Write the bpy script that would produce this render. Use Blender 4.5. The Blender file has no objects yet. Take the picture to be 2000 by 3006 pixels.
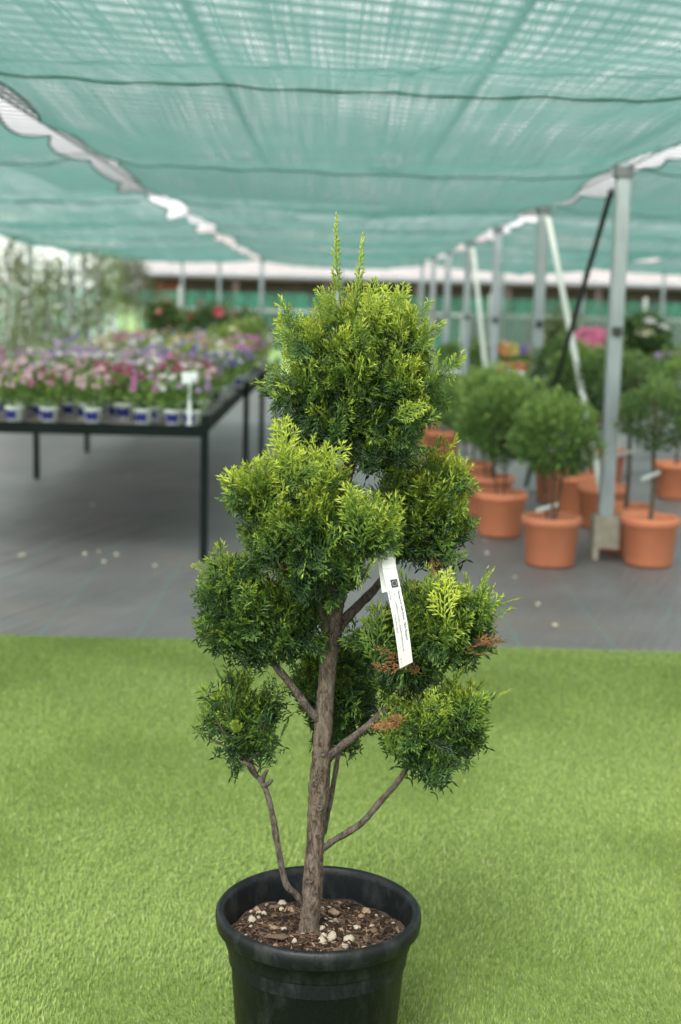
import bpy, math, random
import numpy as np
from mathutils import Matrix, Vector
R = math.radians
rng = np.random.default_rng(7)
random.seed(7)
SC = bpy.context.scene
COL = SC.collection

# ---------------------------------------------------------------- camera
H = 1.45
FPX = 4000.0                                     # focal length for a frame 2000 wide
def basis():
    c, s = math.cos(R(1.3)), math.sin(R(1.3))
    vy = np.array([-15, -610, FPX]); vy /= np.linalg.norm(vy)
    vx = np.array([c, s, (15*c + 610*s)/FPX]); vx /= np.linalg.norm(vx)
    return np.stack([vx, vy, np.cross(vx, vy)], 1)
CM = basis()
EYE = np.array([0, 0, H])
cam_data = bpy.data.cameras.new('camera')
cam = bpy.data.objects.new('camera', cam_data); COL.objects.link(cam)
m = Matrix.Identity(4)
for i in range(3):
    m[i][0] = CM[0][i]; m[i][1] = -CM[1][i]; m[i][2] = -CM[2][i]; m[i][3] = EYE[i]
cam.matrix_world = m
cam_data.sensor_fit = 'HORIZONTAL'; cam_data.sensor_width = 36; cam_data.lens = 72
cam_data.clip_start = 0.05; cam_data.clip_end = 2000
cam_data.dof.use_dof = True; cam_data.dof.focus_distance = 2.44; cam_data.dof.aperture_fstop = 4.6
SC.camera = cam
def ray(px, py): return CM.T @ np.array([(px-1000)/FPX, (py-1503)/FPX, 1.0])
def at(px, py, Y):
    r = ray(px, py); return EYE + r*(Y/r[1])
def ground(px, py, z=0.0):
    r = ray(px, py); return EYE + r*((z-H)/r[2])

# ---------------------------------------------------------------- sky, sun, exposure
SUN_EL, SUN_AZ = 50, 200                         # azimuth the light comes from, clockwise from +Y
world = bpy.data.worlds.new('World'); SC.world = world; world.use_nodes = True
nt = world.node_tree; nt.nodes.clear()
sky = nt.nodes.new('ShaderNodeTexSky'); sky.sky_type = 'NISHITA'; sky.sun_disc = False
sky.sun_elevation = R(SUN_EL); sky.sun_rotation = R(SUN_AZ); sky.dust_density = 3.0; sky.air_density = 1.0
hs = nt.nodes.new('ShaderNodeHueSaturation'); hs.inputs['Saturation'].default_value = 0.03
bg = nt.nodes.new('ShaderNodeBackground'); bg.inputs['Strength'].default_value = 0.15
wo = nt.nodes.new('ShaderNodeOutputWorld')
nt.links.new(sky.outputs[0], hs.inputs['Color']); nt.links.new(hs.outputs[0], bg.inputs['Color']); nt.links.new(bg.outputs[0], wo.inputs[0])
sl = bpy.data.lights.new('sun', 'SUN'); sl.energy = 1.5; sl.angle = R(24); sl.color = (1, .96, .9)
so = bpy.data.objects.new('sun', sl); COL.objects.link(so)
sd = Vector((math.sin(R(SUN_AZ))*math.cos(R(SUN_EL)), math.cos(R(SUN_AZ))*math.cos(R(SUN_EL)), math.sin(R(SUN_EL))))
so.rotation_euler = (-sd).to_track_quat('-Z', 'Y').to_euler()
SC.view_settings.view_transform = 'Standard'; SC.view_settings.look = 'None'
SC.view_settings.gamma = 1; SC.view_settings.use_curve_mapping = False
SC.view_settings.exposure = 1.4
SC.render.engine = 'CYCLES'
SC.cycles.use_denoising = True
SC.cycles.max_bounces = 8; SC.cycles.transparent_max_bounces = 16; SC.cycles.transmission_bounces = 6
SC.cycles.sample_clamp_indirect = 8

# ---------------------------------------------------------------- helpers
class MB:
    """collects shapes with a leaf-colour value per vertex, links them as ONE mesh object"""
    def __init__(self): self.v = []; self.f = []; self.t = []; self.n = 0
    def add(self, v, f, t=None):
        v = np.asarray(v, float).reshape(-1, 3)
        f = np.asarray(f, np.int64)
        self.v.append(v); self.f.append(f + self.n)
        self.t.append(np.full(len(v), .5) if t is None else np.broadcast_to(np.asarray(t, float), (len(v),)))
        self.n += len(v)
    def mesh(self, name, mat, smooth=False, origin=None):
        v = np.concatenate(self.v)
        if origin is not None: v = v - np.asarray(origin, float)
        me = bpy.data.meshes.new(name)
        me.vertices.add(len(v)); me.vertices.foreach_set('co', v.astype(np.float32).ravel())
        loops = np.concatenate([f.ravel() for f in self.f])
        tot = np.concatenate([np.full(len(f), f.shape[1]) for f in self.f])
        st = np.concatenate([[0], np.cumsum(tot)[:-1]])
        me.loops.add(len(loops)); me.loops.foreach_set('vertex_index', loops.astype(np.int32))
        me.polygons.add(len(tot)); me.polygons.foreach_set('loop_start', st.astype(np.int32))
        a = me.attributes.new('tint', 'FLOAT', 'POINT'); a.data.foreach_set('value', np.concatenate(self.t).astype(np.float32))
        me.update(calc_edges=True)
        me.polygons.foreach_set('use_smooth', np.full(len(tot), smooth))
        me.materials.append(mat)
        return me
    def build(self, name, mat, parent=None, smooth=False, origin=None):
        return link(name, self.mesh(name, mat, smooth, origin), parent)
def link(name, me, parent=None):
    o = bpy.data.objects.new(name, me); COL.objects.link(o)
    if parent is not None: o.parent = parent
    return o
def tag(o, label=None, cat=None, group=None, kind=None):
    if label: o['label'] = label
    if cat: o['category'] = cat
    if group: o['group'] = group
    if kind: o['kind'] = kind
    return o
def empty(name, loc=(0, 0, 0), rz=0.0):
    o = bpy.data.objects.new(name, None); COL.objects.link(o)
    o.location = [float(q) for q in loc]; o.rotation_euler = (0, 0, rz); o.empty_display_size = .1
    return o
def thing(name, label, cat, loc=(0, 0, 0), rz=0.0, group=None): return tag(empty(name, loc, rz), label, cat, group)
KIDS = {}
def copy_tree(o, parent=None):
    c = o.copy(); COL.objects.link(c)
    if parent is not None: c.parent = parent
    for ch in list(o.children): copy_tree(ch, c)
    return c
BOXF = np.array([(0,3,2,1),(4,5,6,7),(0,1,5,4),(1,2,6,5),(2,3,7,6),(3,0,4,7)])
def box(mb, c, s, t=None, rot=None):
    x, y, z = np.asarray(s)/2
    v = np.array([(-x,-y,-z),(x,-y,-z),(x,y,-z),(-x,y,-z),(-x,-y,z),(x,-y,z),(x,y,z),(-x,y,z)])
    if rot is not None: v = v @ np.array(rot).T
    mb.add(v + np.asarray(c), BOXF, t)
def rotz(a): c, s = math.cos(a), math.sin(a); return np.array([(c,-s,0),(s,c,0),(0,0,1)])
def tube(mb, pts, rad, n=8, t=None, rough=0.0, cap=True):
    pts = np.asarray(pts, float); k = len(pts)
    rad = np.broadcast_to(np.asarray(rad, float), (k,))
    tg = np.gradient(pts, axis=0); tg /= np.linalg.norm(tg, axis=1)[:, None]
    u = np.cross(tg[0], [0, 0, 1]);
    if np.linalg.norm(u) < .1: u = np.cross(tg[0], [1, 0, 0])
    u /= np.linalg.norm(u)
    a = np.arange(n)*2*math.pi/n; V = []
    for i in range(k):
        u = u - tg[i]*np.dot(u, tg[i]); u /= np.linalg.norm(u); w = np.cross(tg[i], u)
        r = rad[i]*(1 + (rough*(rng.random(n)-.5)*2 if rough else 0))
        V.append(pts[i] + (np.cos(a)*r)[:, None]*u + (np.sin(a)*r)[:, None]*w)
    V = np.concatenate(V)
    i = np.arange(k-1)[:, None]*n; j = np.arange(n)[None, :]
    F = np.stack([i+j, i+(j+1) % n, i+n+(j+1) % n, i+n+j], -1).reshape(-1, 4)
    mb.add(V, F, t)
    if cap:
        for e, base in ((0, 0), (k-1, (k-1)*n)):
            mb.add(np.vstack([V[base:base+n], pts[e]]), [((q+1) % n, q, n) if e == 0 else (q, (q+1) % n, n) for q in range(n)], t)
def smooth_path(pts, k=6):
    """Catmull-Rom through the points"""
    p = np.asarray(pts, float); p = np.vstack([2*p[0]-p[1], p, 2*p[-1]-p[-2]]); out = []
    for i in range(1, len(p)-2):
        for s in np.linspace(0, 1, k, endpoint=False):
            a, b, c, d = p[i-1], p[i], p[i+1], p[i+2]
            out.append(.5*(2*b + (c-a)*s + (2*a-5*b+4*c-d)*s*s + (3*b-a-3*c+d)*s**3))
    out.append(p[-2]); return np.array(out)
def lathe(mb, prof, n=32, c=(0, 0, 0), t=None, jit=0):
    prof = np.asarray(prof, float); k = len(prof); a = np.arange(n)*2*math.pi/n
    V = np.concatenate([np.stack([r*np.cos(a), r*np.sin(a), np.full(n, z)], 1) for r, z in prof]) + np.asarray(c)
    i = np.arange(k-1)[:, None]*n; j = np.arange(n)[None, :]
    mb.add(V, np.stack([i+j, i+(j+1) % n, i+n+(j+1) % n, i+n+j], -1).reshape(-1, 4), t)
def unit(v):
    v = np.asarray(v, float); return v/np.linalg.norm(v, axis=-1, keepdims=True)

# ---------------------------------------------------------------- materials
def mat(name, col, rough=.6, var=.0, scale=8., bump=0., bscale=60., trans=0., ramp=None, col2=None, spec=.5, metal=0., stretch=(1, 1, 1), thr=(.35, .65)):
    """Principled with noise between col and col2 (or a ramp driven by the leaf-colour attribute), bump, optional translucency"""
    M = bpy.data.materials.new(name); M.use_nodes = True
    t = M.node_tree; b = t.nodes['Principled BSDF']; out = t.nodes['Material Output']; L = t.links.new
    b.inputs['Roughness'].default_value = rough; b.inputs['Specular IOR Level'].default_value = spec; b.inputs['Metallic'].default_value = metal
    tc = t.nodes.new('ShaderNodeTexCoord'); mp = t.nodes.new('ShaderNodeMapping'); mp.inputs['Scale'].default_value = stretch
    L(tc.outputs['Object'], mp.inputs['Vector'])
    src = None
    if ramp:
        at_ = t.nodes.new('ShaderNodeAttribute'); at_.attribute_name = 'tint'
        cr = t.nodes.new('ShaderNodeValToRGB'); e = cr.color_ramp.elements
        while len(e) < len(ramp): e.new(.5)
        for q, (p, c) in zip(e, ramp): q.position = p; q.color = (*c, 1)
        L(at_.outputs['Fac'], cr.inputs[0]); src = cr.outputs[0]
    elif col2 is not None or var:
        if col2 is None: col2 = tuple(min(1, c*(1+var)) for c in col); col = tuple(c*(1-var) for c in col)
        no = t.nodes.new('ShaderNodeTexNoise'); no.inputs['Scale'].default_value = scale; no.inputs['Detail'].default_value = 6; no.inputs['Roughness'].default_value = .65
        L(mp.outputs[0], no.inputs['Vector'])
        cr = t.nodes.new('ShaderNodeValToRGB'); e = cr.color_ramp.elements
        e[0].position = thr[0]; e[1].position = thr[1]; e[0].color = (*col, 1); e[1].color = (*col2, 1)
        L(no.outputs[0], cr.inputs[0]); src = cr.outputs[0]
    if src is not None: L(src, b.inputs['Base Color'])
    else: b.inputs['Base Color'].default_value = (*col, 1)
    if bump:
        nb = t.nodes.new('ShaderNodeTexNoise'); nb.inputs['Scale'].default_value = bscale; nb.inputs['Detail'].default_value = 5
        L(mp.outputs[0], nb.inputs['Vector'])
        bu = t.nodes.new('ShaderNodeBump'); bu.inputs['Strength'].default_value = min(1, bump); bu.inputs['Distance'].default_value = .01
        L(nb.outputs[0], bu.inputs['Height']); L(bu.outputs[0], b.inputs['Normal'])
    if trans:
        tr = t.nodes.new('ShaderNodeBsdfTranslucent'); mx = t.nodes.new('ShaderNodeMixShader'); mx.inputs[0].default_value = trans
        if src is not None: L(src, tr.inputs['Color'])
        else: tr.inputs['Color'].default_value = (*col, 1)
        L(b.outputs[0], mx.inputs[1]); L(tr.outputs[0], mx.inputs[2]); L(mx.outputs[0], out.inputs['Surface'])
    return M
def net_mat(name, thread, glow, holes, fine=True):
    """woven shade net: threads (diffuse + translucent) and the open holes between them; seen at a slant the threads close up"""
    M = bpy.data.materials.new(name); M.use_nodes = True
    t = M.node_tree; t.nodes.clear(); L = t.links.new; N = t.nodes.new
    out = N('ShaderNodeOutputMaterial'); ge = N('ShaderNodeNewGeometry')
    di = N('ShaderNodeBsdfDiffuse'); di.inputs[0].default_value = (*thread, 1)
    tr = N('ShaderNodeBsdfTranslucent'); tr.inputs[0].default_value = (*glow, 1)
    m1 = N('ShaderNodeMixShader'); m1.inputs[0].default_value = .6; L(di.outputs[0], m1.inputs[1]); L(tr.outputs[0], m1.inputs[2])
    tp = N('ShaderNodeBsdfTransparent')
    def streak(scale, vec, lo, hi, det=4):
        mp = N('ShaderNodeMapping'); mp.inputs['Scale'].default_value = vec; L(ge.outputs['Position'], mp.inputs['Vector'])
        no = N('ShaderNodeTexNoise'); no.inputs['Scale'].default_value = scale; no.inputs['Detail'].default_value = det; no.inputs['Roughness'].default_value = .6; no.inputs['Distortion'].default_value = .6
        L(mp.outputs[0], no.inputs['Vector'])
        mr = N('ShaderNodeMapRange'); mr.inputs['From Min'].default_value = .3; mr.inputs['From Max'].default_value = .7
        mr.inputs['To Min'].default_value = lo; mr.inputs['To Max'].default_value = hi; L(no.outputs[0], mr.inputs['Value']); return mr.outputs[0]
    def mul(a, b):
        q = N('ShaderNodeMath'); q.operation = 'MULTIPLY'; L(a, q.inputs[0])
        if isinstance(b, float): q.inputs[1].default_value = b
        else: L(b, q.inputs[1])
        return q.outputs[0]
    lw = N('ShaderNodeLayerWeight'); lw.inputs['Blend'].default_value = .5
    fc = N('ShaderNodeMapRange'); L(lw.outputs['Facing'], fc.inputs['Value'])
    fc.inputs['From Min'].default_value = .3; fc.inputs['From Max'].default_value = 1; fc.inputs['To Min'].default_value = 1; fc.inputs['To Max'].default_value = .12
    a = mul(streak(1.0, (7, .5, 1), .5, 1.5), streak(1.0, (.8, 1.1, 1), .35, 1.6))
    a = mul(a, streak(1.0, (60, .8, 1), .35, 1.65, 1)); a = mul(a, streak(1.0, (2.5, 26, 1), .75, 1.25, 2))
    a = mul(a, fc.outputs[0]); a = mul(a, float(holes))
    m2 = N('ShaderNodeMixShader'); L(a, m2.inputs[0]); L(m1.outputs[0], m2.inputs[1]); L(tp.outputs[0], m2.inputs[2])
    L(m2.outputs[0], out.inputs['Surface']); return M
def cloth_mat():
    """black woven ground cloth: tape weave, faint green guide lines every 0.4 m, dust and creases"""
    M = bpy.data.materials.new('ground_cloth'); M.use_nodes = True
    t = M.node_tree; b = t.nodes['Principled BSDF']; L = t.links.new; N = t.nodes.new
    ge = N('ShaderNodeNewGeometry')
    def noise(scale, vec, det=5, rz=0):
        m0 = N('ShaderNodeMapping'); m0.inputs['Rotation'].default_value = (0, 0, R(rz)); L(ge.outputs['Position'], m0.inputs['Vector'])
        mp = N('ShaderNodeMapping'); mp.inputs['Scale'].default_value = vec; L(m0.outputs[0], mp.inputs['Vector'])
        no = N('ShaderNodeTexNoise'); no.inputs['Scale'].default_value = scale; no.inputs['Detail'].default_value = det; no.inputs['Roughness'].default_value = .65; L(mp.outputs[0], no.inputs['Vector']); return no.outputs[0]
    c1 = N('ShaderNodeValToRGB'); c1.color_ramp.elements[0].color = (.105, .106, .106, 1); c1.color_ramp.elements[1].color = (.185, .185, .182, 1)
    c1.color_ramp.elements[0].position = .3; c1.color_ramp.elements[1].position = .75; L(noise(1.6, (1, 1, 1)), c1.inputs[0])
    dz = N('ShaderNodeValToRGB'); dz.color_ramp.elements[0].position = .50; dz.color_ramp.elements[1].position = .70; L(noise(.9, (1, 1, 1), 8), dz.inputs[0])
    mx = N('ShaderNodeMix'); mx.data_type = 'RGBA'; mx.inputs['B'].default_value = (.20, .165, .135, 1); L(c1.outputs[0], mx.inputs['A'])
    q = N('ShaderNodeMath'); q.operation = 'MULTIPLY'; q.inputs[1].default_value = .7; L(dz.outputs[0], q.inputs[0]); L(q.outputs[0], mx.inputs['Factor'])
    sx = N('ShaderNodeSeparateXYZ'); L(ge.outputs['Position'], sx.inputs[0])
    md = N('ShaderNodeMath'); md.operation = 'PINGPONG'; md.inputs[1].default_value = .21; L(sx.outputs[0], md.inputs[0])
    ls = N('ShaderNodeMath'); ls.operation = 'LESS_THAN'; ls.inputs[1].default_value = .005; L(md.outputs[0], ls.inputs[0])
    q2 = N('ShaderNodeMath'); q2.operation = 'MULTIPLY'; q2.inputs[1].default_value = .8; L(ls.outputs[0], q2.inputs[0])
    m2 = N('ShaderNodeMix'); m2.data_type = 'RGBA'; m2.inputs['B'].default_value = (.12, .22, .2, 1); L(mx.outputs['Result'], m2.inputs['A']); L(q2.outputs[0], m2.inputs['Factor'])
    L(m2.outputs['Result'], b.inputs['Base Color'])
    b.inputs['Roughness'].default_value = .40; b.inputs['Specular IOR Level'].default_value = .85
    ad = N('ShaderNodeMath'); ad.operation = 'ADD'; L(noise(3.2, (3.0, .16, 1), 4, 20), ad.inputs[0])
    s2 = N('ShaderNodeMath'); s2.operation = 'MULTIPLY'; s2.inputs[1].default_value = .12; L(noise(160, (1, 1, 1), 2), s2.inputs[0]); L(s2.outputs[0], ad.inputs[1])
    bu = N('ShaderNodeBump'); bu.inputs['Strength'].default_value = .7; bu.inputs['Distance'].default_value = .06; L(ad.outputs[0], bu.inputs['Height']); L(bu.outputs[0], b.inputs['Normal'])
    return M
def bark_mat(name, a, b_, sc=1.0):
    M = bpy.data.materials.new(name); M.use_nodes = True
    t = M.node_tree; b = t.nodes['Principled BSDF']; L = t.links.new; N = t.nodes.new
    tc = N('ShaderNodeTexCoord')
    def noise(s, vec, det, dist=0.):
        mp = N('ShaderNodeMapping'); mp.inputs['Scale'].default_value = vec; L(tc.outputs['Object'], mp.inputs['Vector'])
        no = N('ShaderNodeTexNoise'); no.inputs['Scale'].default_value = s; no.inputs['Detail'].default_value = det; no.inputs['Roughness'].default_value = .7; no.inputs['Distortion'].default_value = dist
        L(mp.outputs[0], no.inputs['Vector']); return no.outputs[0]
    f = noise(150*sc, (1, 1, .3), 6, 1.2); g = noise(45*sc, (1, 1, .5), 5)
    cr = N('ShaderNodeValToRGB'); e = cr.color_ramp.elements; e[0].position = .42; e[1].position = .58; e[0].color = (*[q*.22 for q in a], 1); e[1].color = (*a, 1); L(f, cr.inputs[0])
    c2 = N('ShaderNodeValToRGB'); e = c2.color_ramp.elements; e[0].position = .45; e[1].position = .68; L(g, c2.inputs[0])
    mx = N('ShaderNodeMix'); mx.data_type = 'RGBA'; mx.inputs['B'].default_value = (*b_, 1); L(cr.outputs[0], mx.inputs['A'])
    q = N('ShaderNodeMath'); q.operation = 'MULTIPLY'; q.inputs[1].default_value = .6; L(c2.outputs[0], q.inputs[0]); L(q.outputs[0], mx.inputs['Factor'])
    L(mx.outputs['Result'], b.inputs['Base Color']); b.inputs['Roughness'].default_value = .85; b.inputs['Specular IOR Level'].default_value = .2
    bu = N('ShaderNodeBump'); bu.inputs['Strength'].default_value = 1; bu.inputs['Distance'].default_value = .007; L(f, bu.inputs['Height']); L(bu.outputs[0], b.inputs['Normal'])
    return M

M_turf = mat('turf_backing', (.085, .13, .03), .9, col2=(.13, .19, .045), scale=40)
M_blade = mat('turf_blade', None, .55, ramp=[(0, (.125, .19, .042)), (.55, (.262, .37, .094)), (.9, (.375, .475, .147)), (1, (.43, .45, .22))], trans=.35, spec=.3)
M_cloth = cloth_mat()
M_field = mat('field_grass', (.17, .27, .07), .9, col2=(.27, .38, .12), scale=.25)
M_net = net_mat('shade_net', (.035, .105, .086), (.115, .26, .224), .47)
M_hem = mat('net_hem', (.065, .16, .142), .8)
M_wire = mat('steel_wire', (.10, .13, .125), .5)
M_galv = mat('galvanised_steel', (.22, .26, .268), .5, col2=(.32, .365, .37), scale=12, metal=.0, bump=.15, bscale=40, stretch=(1, 1, .25))
M_darkst = mat('dark_steel', (.035, .042, .042), .5)
M_clamp = mat('clamp_steel', (.09, .105, .105), .5)
M_pale = mat('pale_pipe', (.48, .52, .47), .5)
M_conc = mat('mossy_concrete', (.20, .19, .14), .9, col2=(.33, .31, .24), scale=14, bump=.6, bscale=50)
M_bench = mat('green_black_paint', (.003, .008, .006), .6, col2=(.006, .012, .010), scale=20, bump=.1, spec=.12)
M_benchtop = mat('bench_board', (.16, .15, .14), .8, col2=(.24, .225, .21), scale=5)
M_white = mat('white_plastic', (.72, .78, .76), .5)
M_navy = mat('navy_sticker', (.012, .015, .16), .5)
M_terras = [mat('terracotta_plastic', tuple(q*k for q in (.52, .175, .08)), .62, col2=tuple(q*k for q in (.62, .23, .115)), scale=5, bump=.05, stretch=(1, 1, .35), thr=(.3, .75)) for k in (1, .86, 1.1, .94)]
M_terra = M_terras[0]; POTN = [0]
M_black = mat('black_pot_plastic', (.004, .006, .0062), .45, col2=(.026, .030, .029), scale=26, bump=.15, bscale=120, thr=(.5, .8), spec=.22, stretch=(1, 1, .5))
M_soil = mat('potting_soil', (.022, .013, .008), .95, col2=(.075, .045, .027), scale=60, bump=1., bscale=160)
M_crumb = mat('soil_crumbs', None, .95, ramp=[(0, (.010, .007, .005)), (.55, (.038, .024, .015)), (.88, (.12, .078, .048)), (1, (.28, .20, .12))], bump=.6, bscale=300, spec=.2)
M_stone = mat('pale_stone', (.42, .36, .25), .85, col2=(.66, .60, .47), scale=110, bump=.7, bscale=220)
M_tan = mat('tan_stone', (.30, .20, .11), .85, col2=(.46, .34, .21), scale=110, bump=.7, bscale=220)
M_chip = mat('bark_chip', (.085, .055, .033), .9, col2=(.24, .17, .10), scale=90, bump=.7, bscale=200)
M_bark = bark_mat('conifer_bark', (.15, .112, .08), (.165, .15, .122))
M_bark2 = bark_mat('branch_bark', (.125, .10, .075), (.17, .158, .135), 1.6)
M_twig = mat('brown_twig', (.075, .048, .030), .8)
M_fol = mat('cypress_foliage', None, .5, ramp=[(0, (.009, .028, .009)), (.35, (.026, .068, .015)), (.65, (.11, .19, .024)), (1, (.37, .45, .05))], trans=.3, spec=.35)  # lowest stops darkened further: shade inside the pads painted into the leaf colour
M_dead = mat('dead_foliage', (.15, .06, .022), .7, col2=(.34, .15, .06), scale=60, trans=.25)
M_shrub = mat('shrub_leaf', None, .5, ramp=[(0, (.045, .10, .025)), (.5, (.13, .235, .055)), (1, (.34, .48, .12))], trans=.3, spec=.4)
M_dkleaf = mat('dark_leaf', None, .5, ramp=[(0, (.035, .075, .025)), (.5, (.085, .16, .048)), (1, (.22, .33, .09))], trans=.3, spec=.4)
M_olive = mat('olive_leaf', None, .6, ramp=[(0, (.07, .095, .035)), (.5, (.16, .20, .075)), (1, (.33, .37, .17))], trans=.35)
M_lime = mat('lime_leaf', None, .5, ramp=[(0, (.14, .23, .06)), (.5, (.28, .40, .10)), (1, (.48, .58, .18))], trans=.35)
M_stem = bark_mat('shrub_stem', (.16, .12, .08), (.2, .18, .13))
M_paper = mat('white_tape', (.46, .485, .455), .6, spec=.2)
M_ink = mat('black_ink', (.012, .012, .014), .6)
M_roofw = mat('white_roof_sheet', (.25, .232, .226), .7, col2=(.30, .282, .275), scale=2)
M_barn = mat('barn_brown', (.030, .022, .020), .8, col2=(.05, .034, .03), scale=1)
M_barnred = mat('barn_red', (.13, .032, .02), .8)
M_wood = mat('orange_wood', (.42, .24, .09), .7, var=.2, scale=12, stretch=(1, .1, 1))
M_poly = mat('white_cladding', (.72, .74, .74), .4, trans=.4)
M_fence = net_mat('fence_net', (.05, .23, .17), (.12, .40, .30), .52)
M_greynet = net_mat('grey_windbreak', (.20, .25, .21), (.26, .33, .28), .35)
def flower(name, c): g = .35*c[0]+.45*c[1]+.2*c[2]; return mat(name, tuple(.72*(q*.8+g*.2) for q in c), .5, trans=.35)
FLC = {'pink': (.72, .20, .36), 'magenta': (.60, .11, .42), 'lilac': (.48, .30, .58), 'white': (.80, .79, .74), 'pale pink': (.76, .46, .52), 'crimson': (.42, .05, .12),
       'yellow': (.75, .58, .06), 'violet': (.20, .14, .52), 'red': (.62, .03, .06), 'orange': (.80, .30, .05), 'cream': (.78, .74, .42), 'coral': (.75, .22, .13), 'hot pink': (1.0, .17, .42)}
M_fl = {k: flower(k.replace(' ', '_') + '_petal', v) for k, v in FLC.items()}

# ================================================================ SETTING
o = MB(); o.add([(-600, -60, -.03), (600, -60, -.03), (600, 1500, -.03), (-600, 1500, -.03)], [(0, 1, 2, 3)])
tag(o.build('field', M_field), kind='structure')
LAWN_Y = lambda x: 5.735 - .0185*x
o = MB()
gx = np.linspace(-14, 16, 61); gy = np.concatenate([np.linspace(0, 8, 60), np.linspace(8.4, 21.5, 40)])
X, Y = np.meshgrid(gx, gy); Y0 = np.array([LAWN_Y(x) for x in gx])[None, :] - .03
Z = .006*np.sin(X*3.1+Y*1.7)*np.sin(Y*2.3-X*.8)
V = np.stack([X, Y + Y0, Z-.008], -1).reshape(-1, 3); w = len(gx)
i = np.arange(len(gy)-1)[:, None]*w; j = np.arange(w-1)[None, :]
o.add(V, np.stack([i+j, i+j+1, i+w+j+1, i+w+j], -1).reshape(-1, 4))
tag(o.build('ground_cloth', M_cloth, smooth=True), kind='structure')
o = MB(); L0, L1 = -8, 8
ax = np.linspace(L0, L1, 17)
bot = [(x, -5, .0) for x in ax] + [(x, LAWN_Y(x), .0) for x in ax] + [(x, LAWN_Y(x)+.004, -.02) for x in ax]
o.add(bot, [(k, k+1, k+18, k+17) for k in range(16)] + [(k+17, k+18, k+35, k+34) for k in range(16)])
tag(o.build('lawn', M_turf), kind='structure')

# artificial grass: individual blades, pile leaning this way and that
def turf():
    n = 400000
    y = 2.05 + (5.74-2.05)*rng.random(n)**1.12
    hw = .25*y + .75
    x = (rng.random(n)*2-1)*hw
    ok = y < 5.735 - .0185*x; x, y = x[ok], y[ok]; n = len(x)
    lf = np.sin(1.9*x+1.3*y+.7)*.5 + np.sin(3.7*y-1.6*x+2.)*.45 + np.sin(5.3*x+7.1*y)*.3 + np.sin(9.7*y+2.2*x+np.sin(3*x)*1.5)*.3
    ang = 1.2 + .8*lf + rng.normal(0, .6, n)
    lf2 = np.sin(2.6*x-3.3*y+np.sin(4*x+y)*1.2)+.7*np.sin(6.1*x+5.2*y+np.sin(7*y)*.8)
    lean = np.clip(.35 + .50*lf2 + .15*lf + rng.normal(0, .25, n), -.9, 1.35)
    ln = .0085 + .0065*rng.random(n); wd = .0005 + .0003*rng.random(n) + .00016*y
    dx, dy = np.cos(ang), np.sin(ang)
    fa = rng.random(n)*math.pi*2; wx, wy = np.cos(fa)*wd, np.sin(fa)*wd
    p0 = np.stack([x, y, np.zeros(n)], 1)
    h1 = ln*.55; p1 = p0 + np.stack([dx*lean*h1*.5, dy*lean*h1*.5, h1], 1)
    p2 = p0 + np.stack([dx*lean*ln, dy*lean*ln, ln*np.clip(1-.35*lean**2, .25, 1)], 1)
    wv = np.stack([wx, wy, np.zeros(n)], 1)
    V = np.stack([p0-wv, p0+wv, p1+wv*.9, p1-wv*.9, p2], 1).reshape(-1, 3)
    b = np.arange(n)[:, None]*5
    tt = np.clip(.5 + rng.normal(0, .2, n) + .05*lf, 0, .93); tt[rng.random(n) < .02] = 1.
    mb = MB(); mb.add(V, b + np.array([[0, 1, 2, 3]]), np.repeat(tt, 5)); nq = mb.n
    mb.f.append(b + np.array([[3, 2, 4]]))
    return mb
tag(turf().build('artificial_grass', M_blade), kind='stuff')

# ---------------------------------------------------------------- shade house: nets, posts, wires, braces
ZN, ROW0, BAY = 2.25, 7.93, 3.02
ROWS = [ROW0 + BAY*k for k in range(-2, 7)]
Y_NET0, Y_NET1 = 2.85, ROWS[-1]
SEAMS = [-4.42, -1.40, 1.64, 4.68, 7.7]
def sag(x, y, a, b, k):
    u = (x-a)/(b-a)
    ph = (y-ROW0)/BAY; fl = np.floor(ph)
    amp = .085 + .035*np.sin(fl*2.3+k*1.7)
    z = -amp*np.sin(math.pi*(ph-fl))**2*(.35+.65*np.sin(math.pi*u))
    z += -.045*np.sin(math.pi*u)
    z += .012*np.sin(y*4.1+x*2.+k) + .004*np.sin(x*11+np.sin(y*1.3)*2) + .003*np.sin(x*23+y*2.2)
    xf = a + (b-a)*(.5+.03*k) + .10*np.sin(y*2.1+k) 
    rowf = .25+.75*np.sin(math.pi*(ph-fl))**2
    z += -.035*rowf*np.exp(-((x-xf)/.03)**2)
    xf2 = a + (b-a)*.78 + .07*np.sin(y*1.4+k)
    z += -.02*rowf*np.exp(-((x-xf2)/.03)**2)
    z += .06*(1-np.clip(np.minimum(x-a, b-x)/.35, 0, 1))**2
    return ZN - .03 + z
def edge_x(y, s, k, outer):
    """net edge tied to the line every 0.75 m and pulling away in between"""
    if outer: return np.abs(np.sin(math.pi*y/1.0))*.04
    per = 1.25; q = (y + (.12 if s > 0 else .45) + .2*np.sin(y*.7+k))/per
    w_ = .07 + .025*np.sin(np.floor(q)*3.3+k+s)
    return .055 + w_*np.abs(np.sin(math.pi*q))**.8
names = ['far left strip of green shade net above the staked climbers', 'wide middle strip of green shade net directly over the topiary tree',
         'strip of green shade net just right of the line of galvanised posts', 'outermost right strip of green shade net, beyond the next net']
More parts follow.
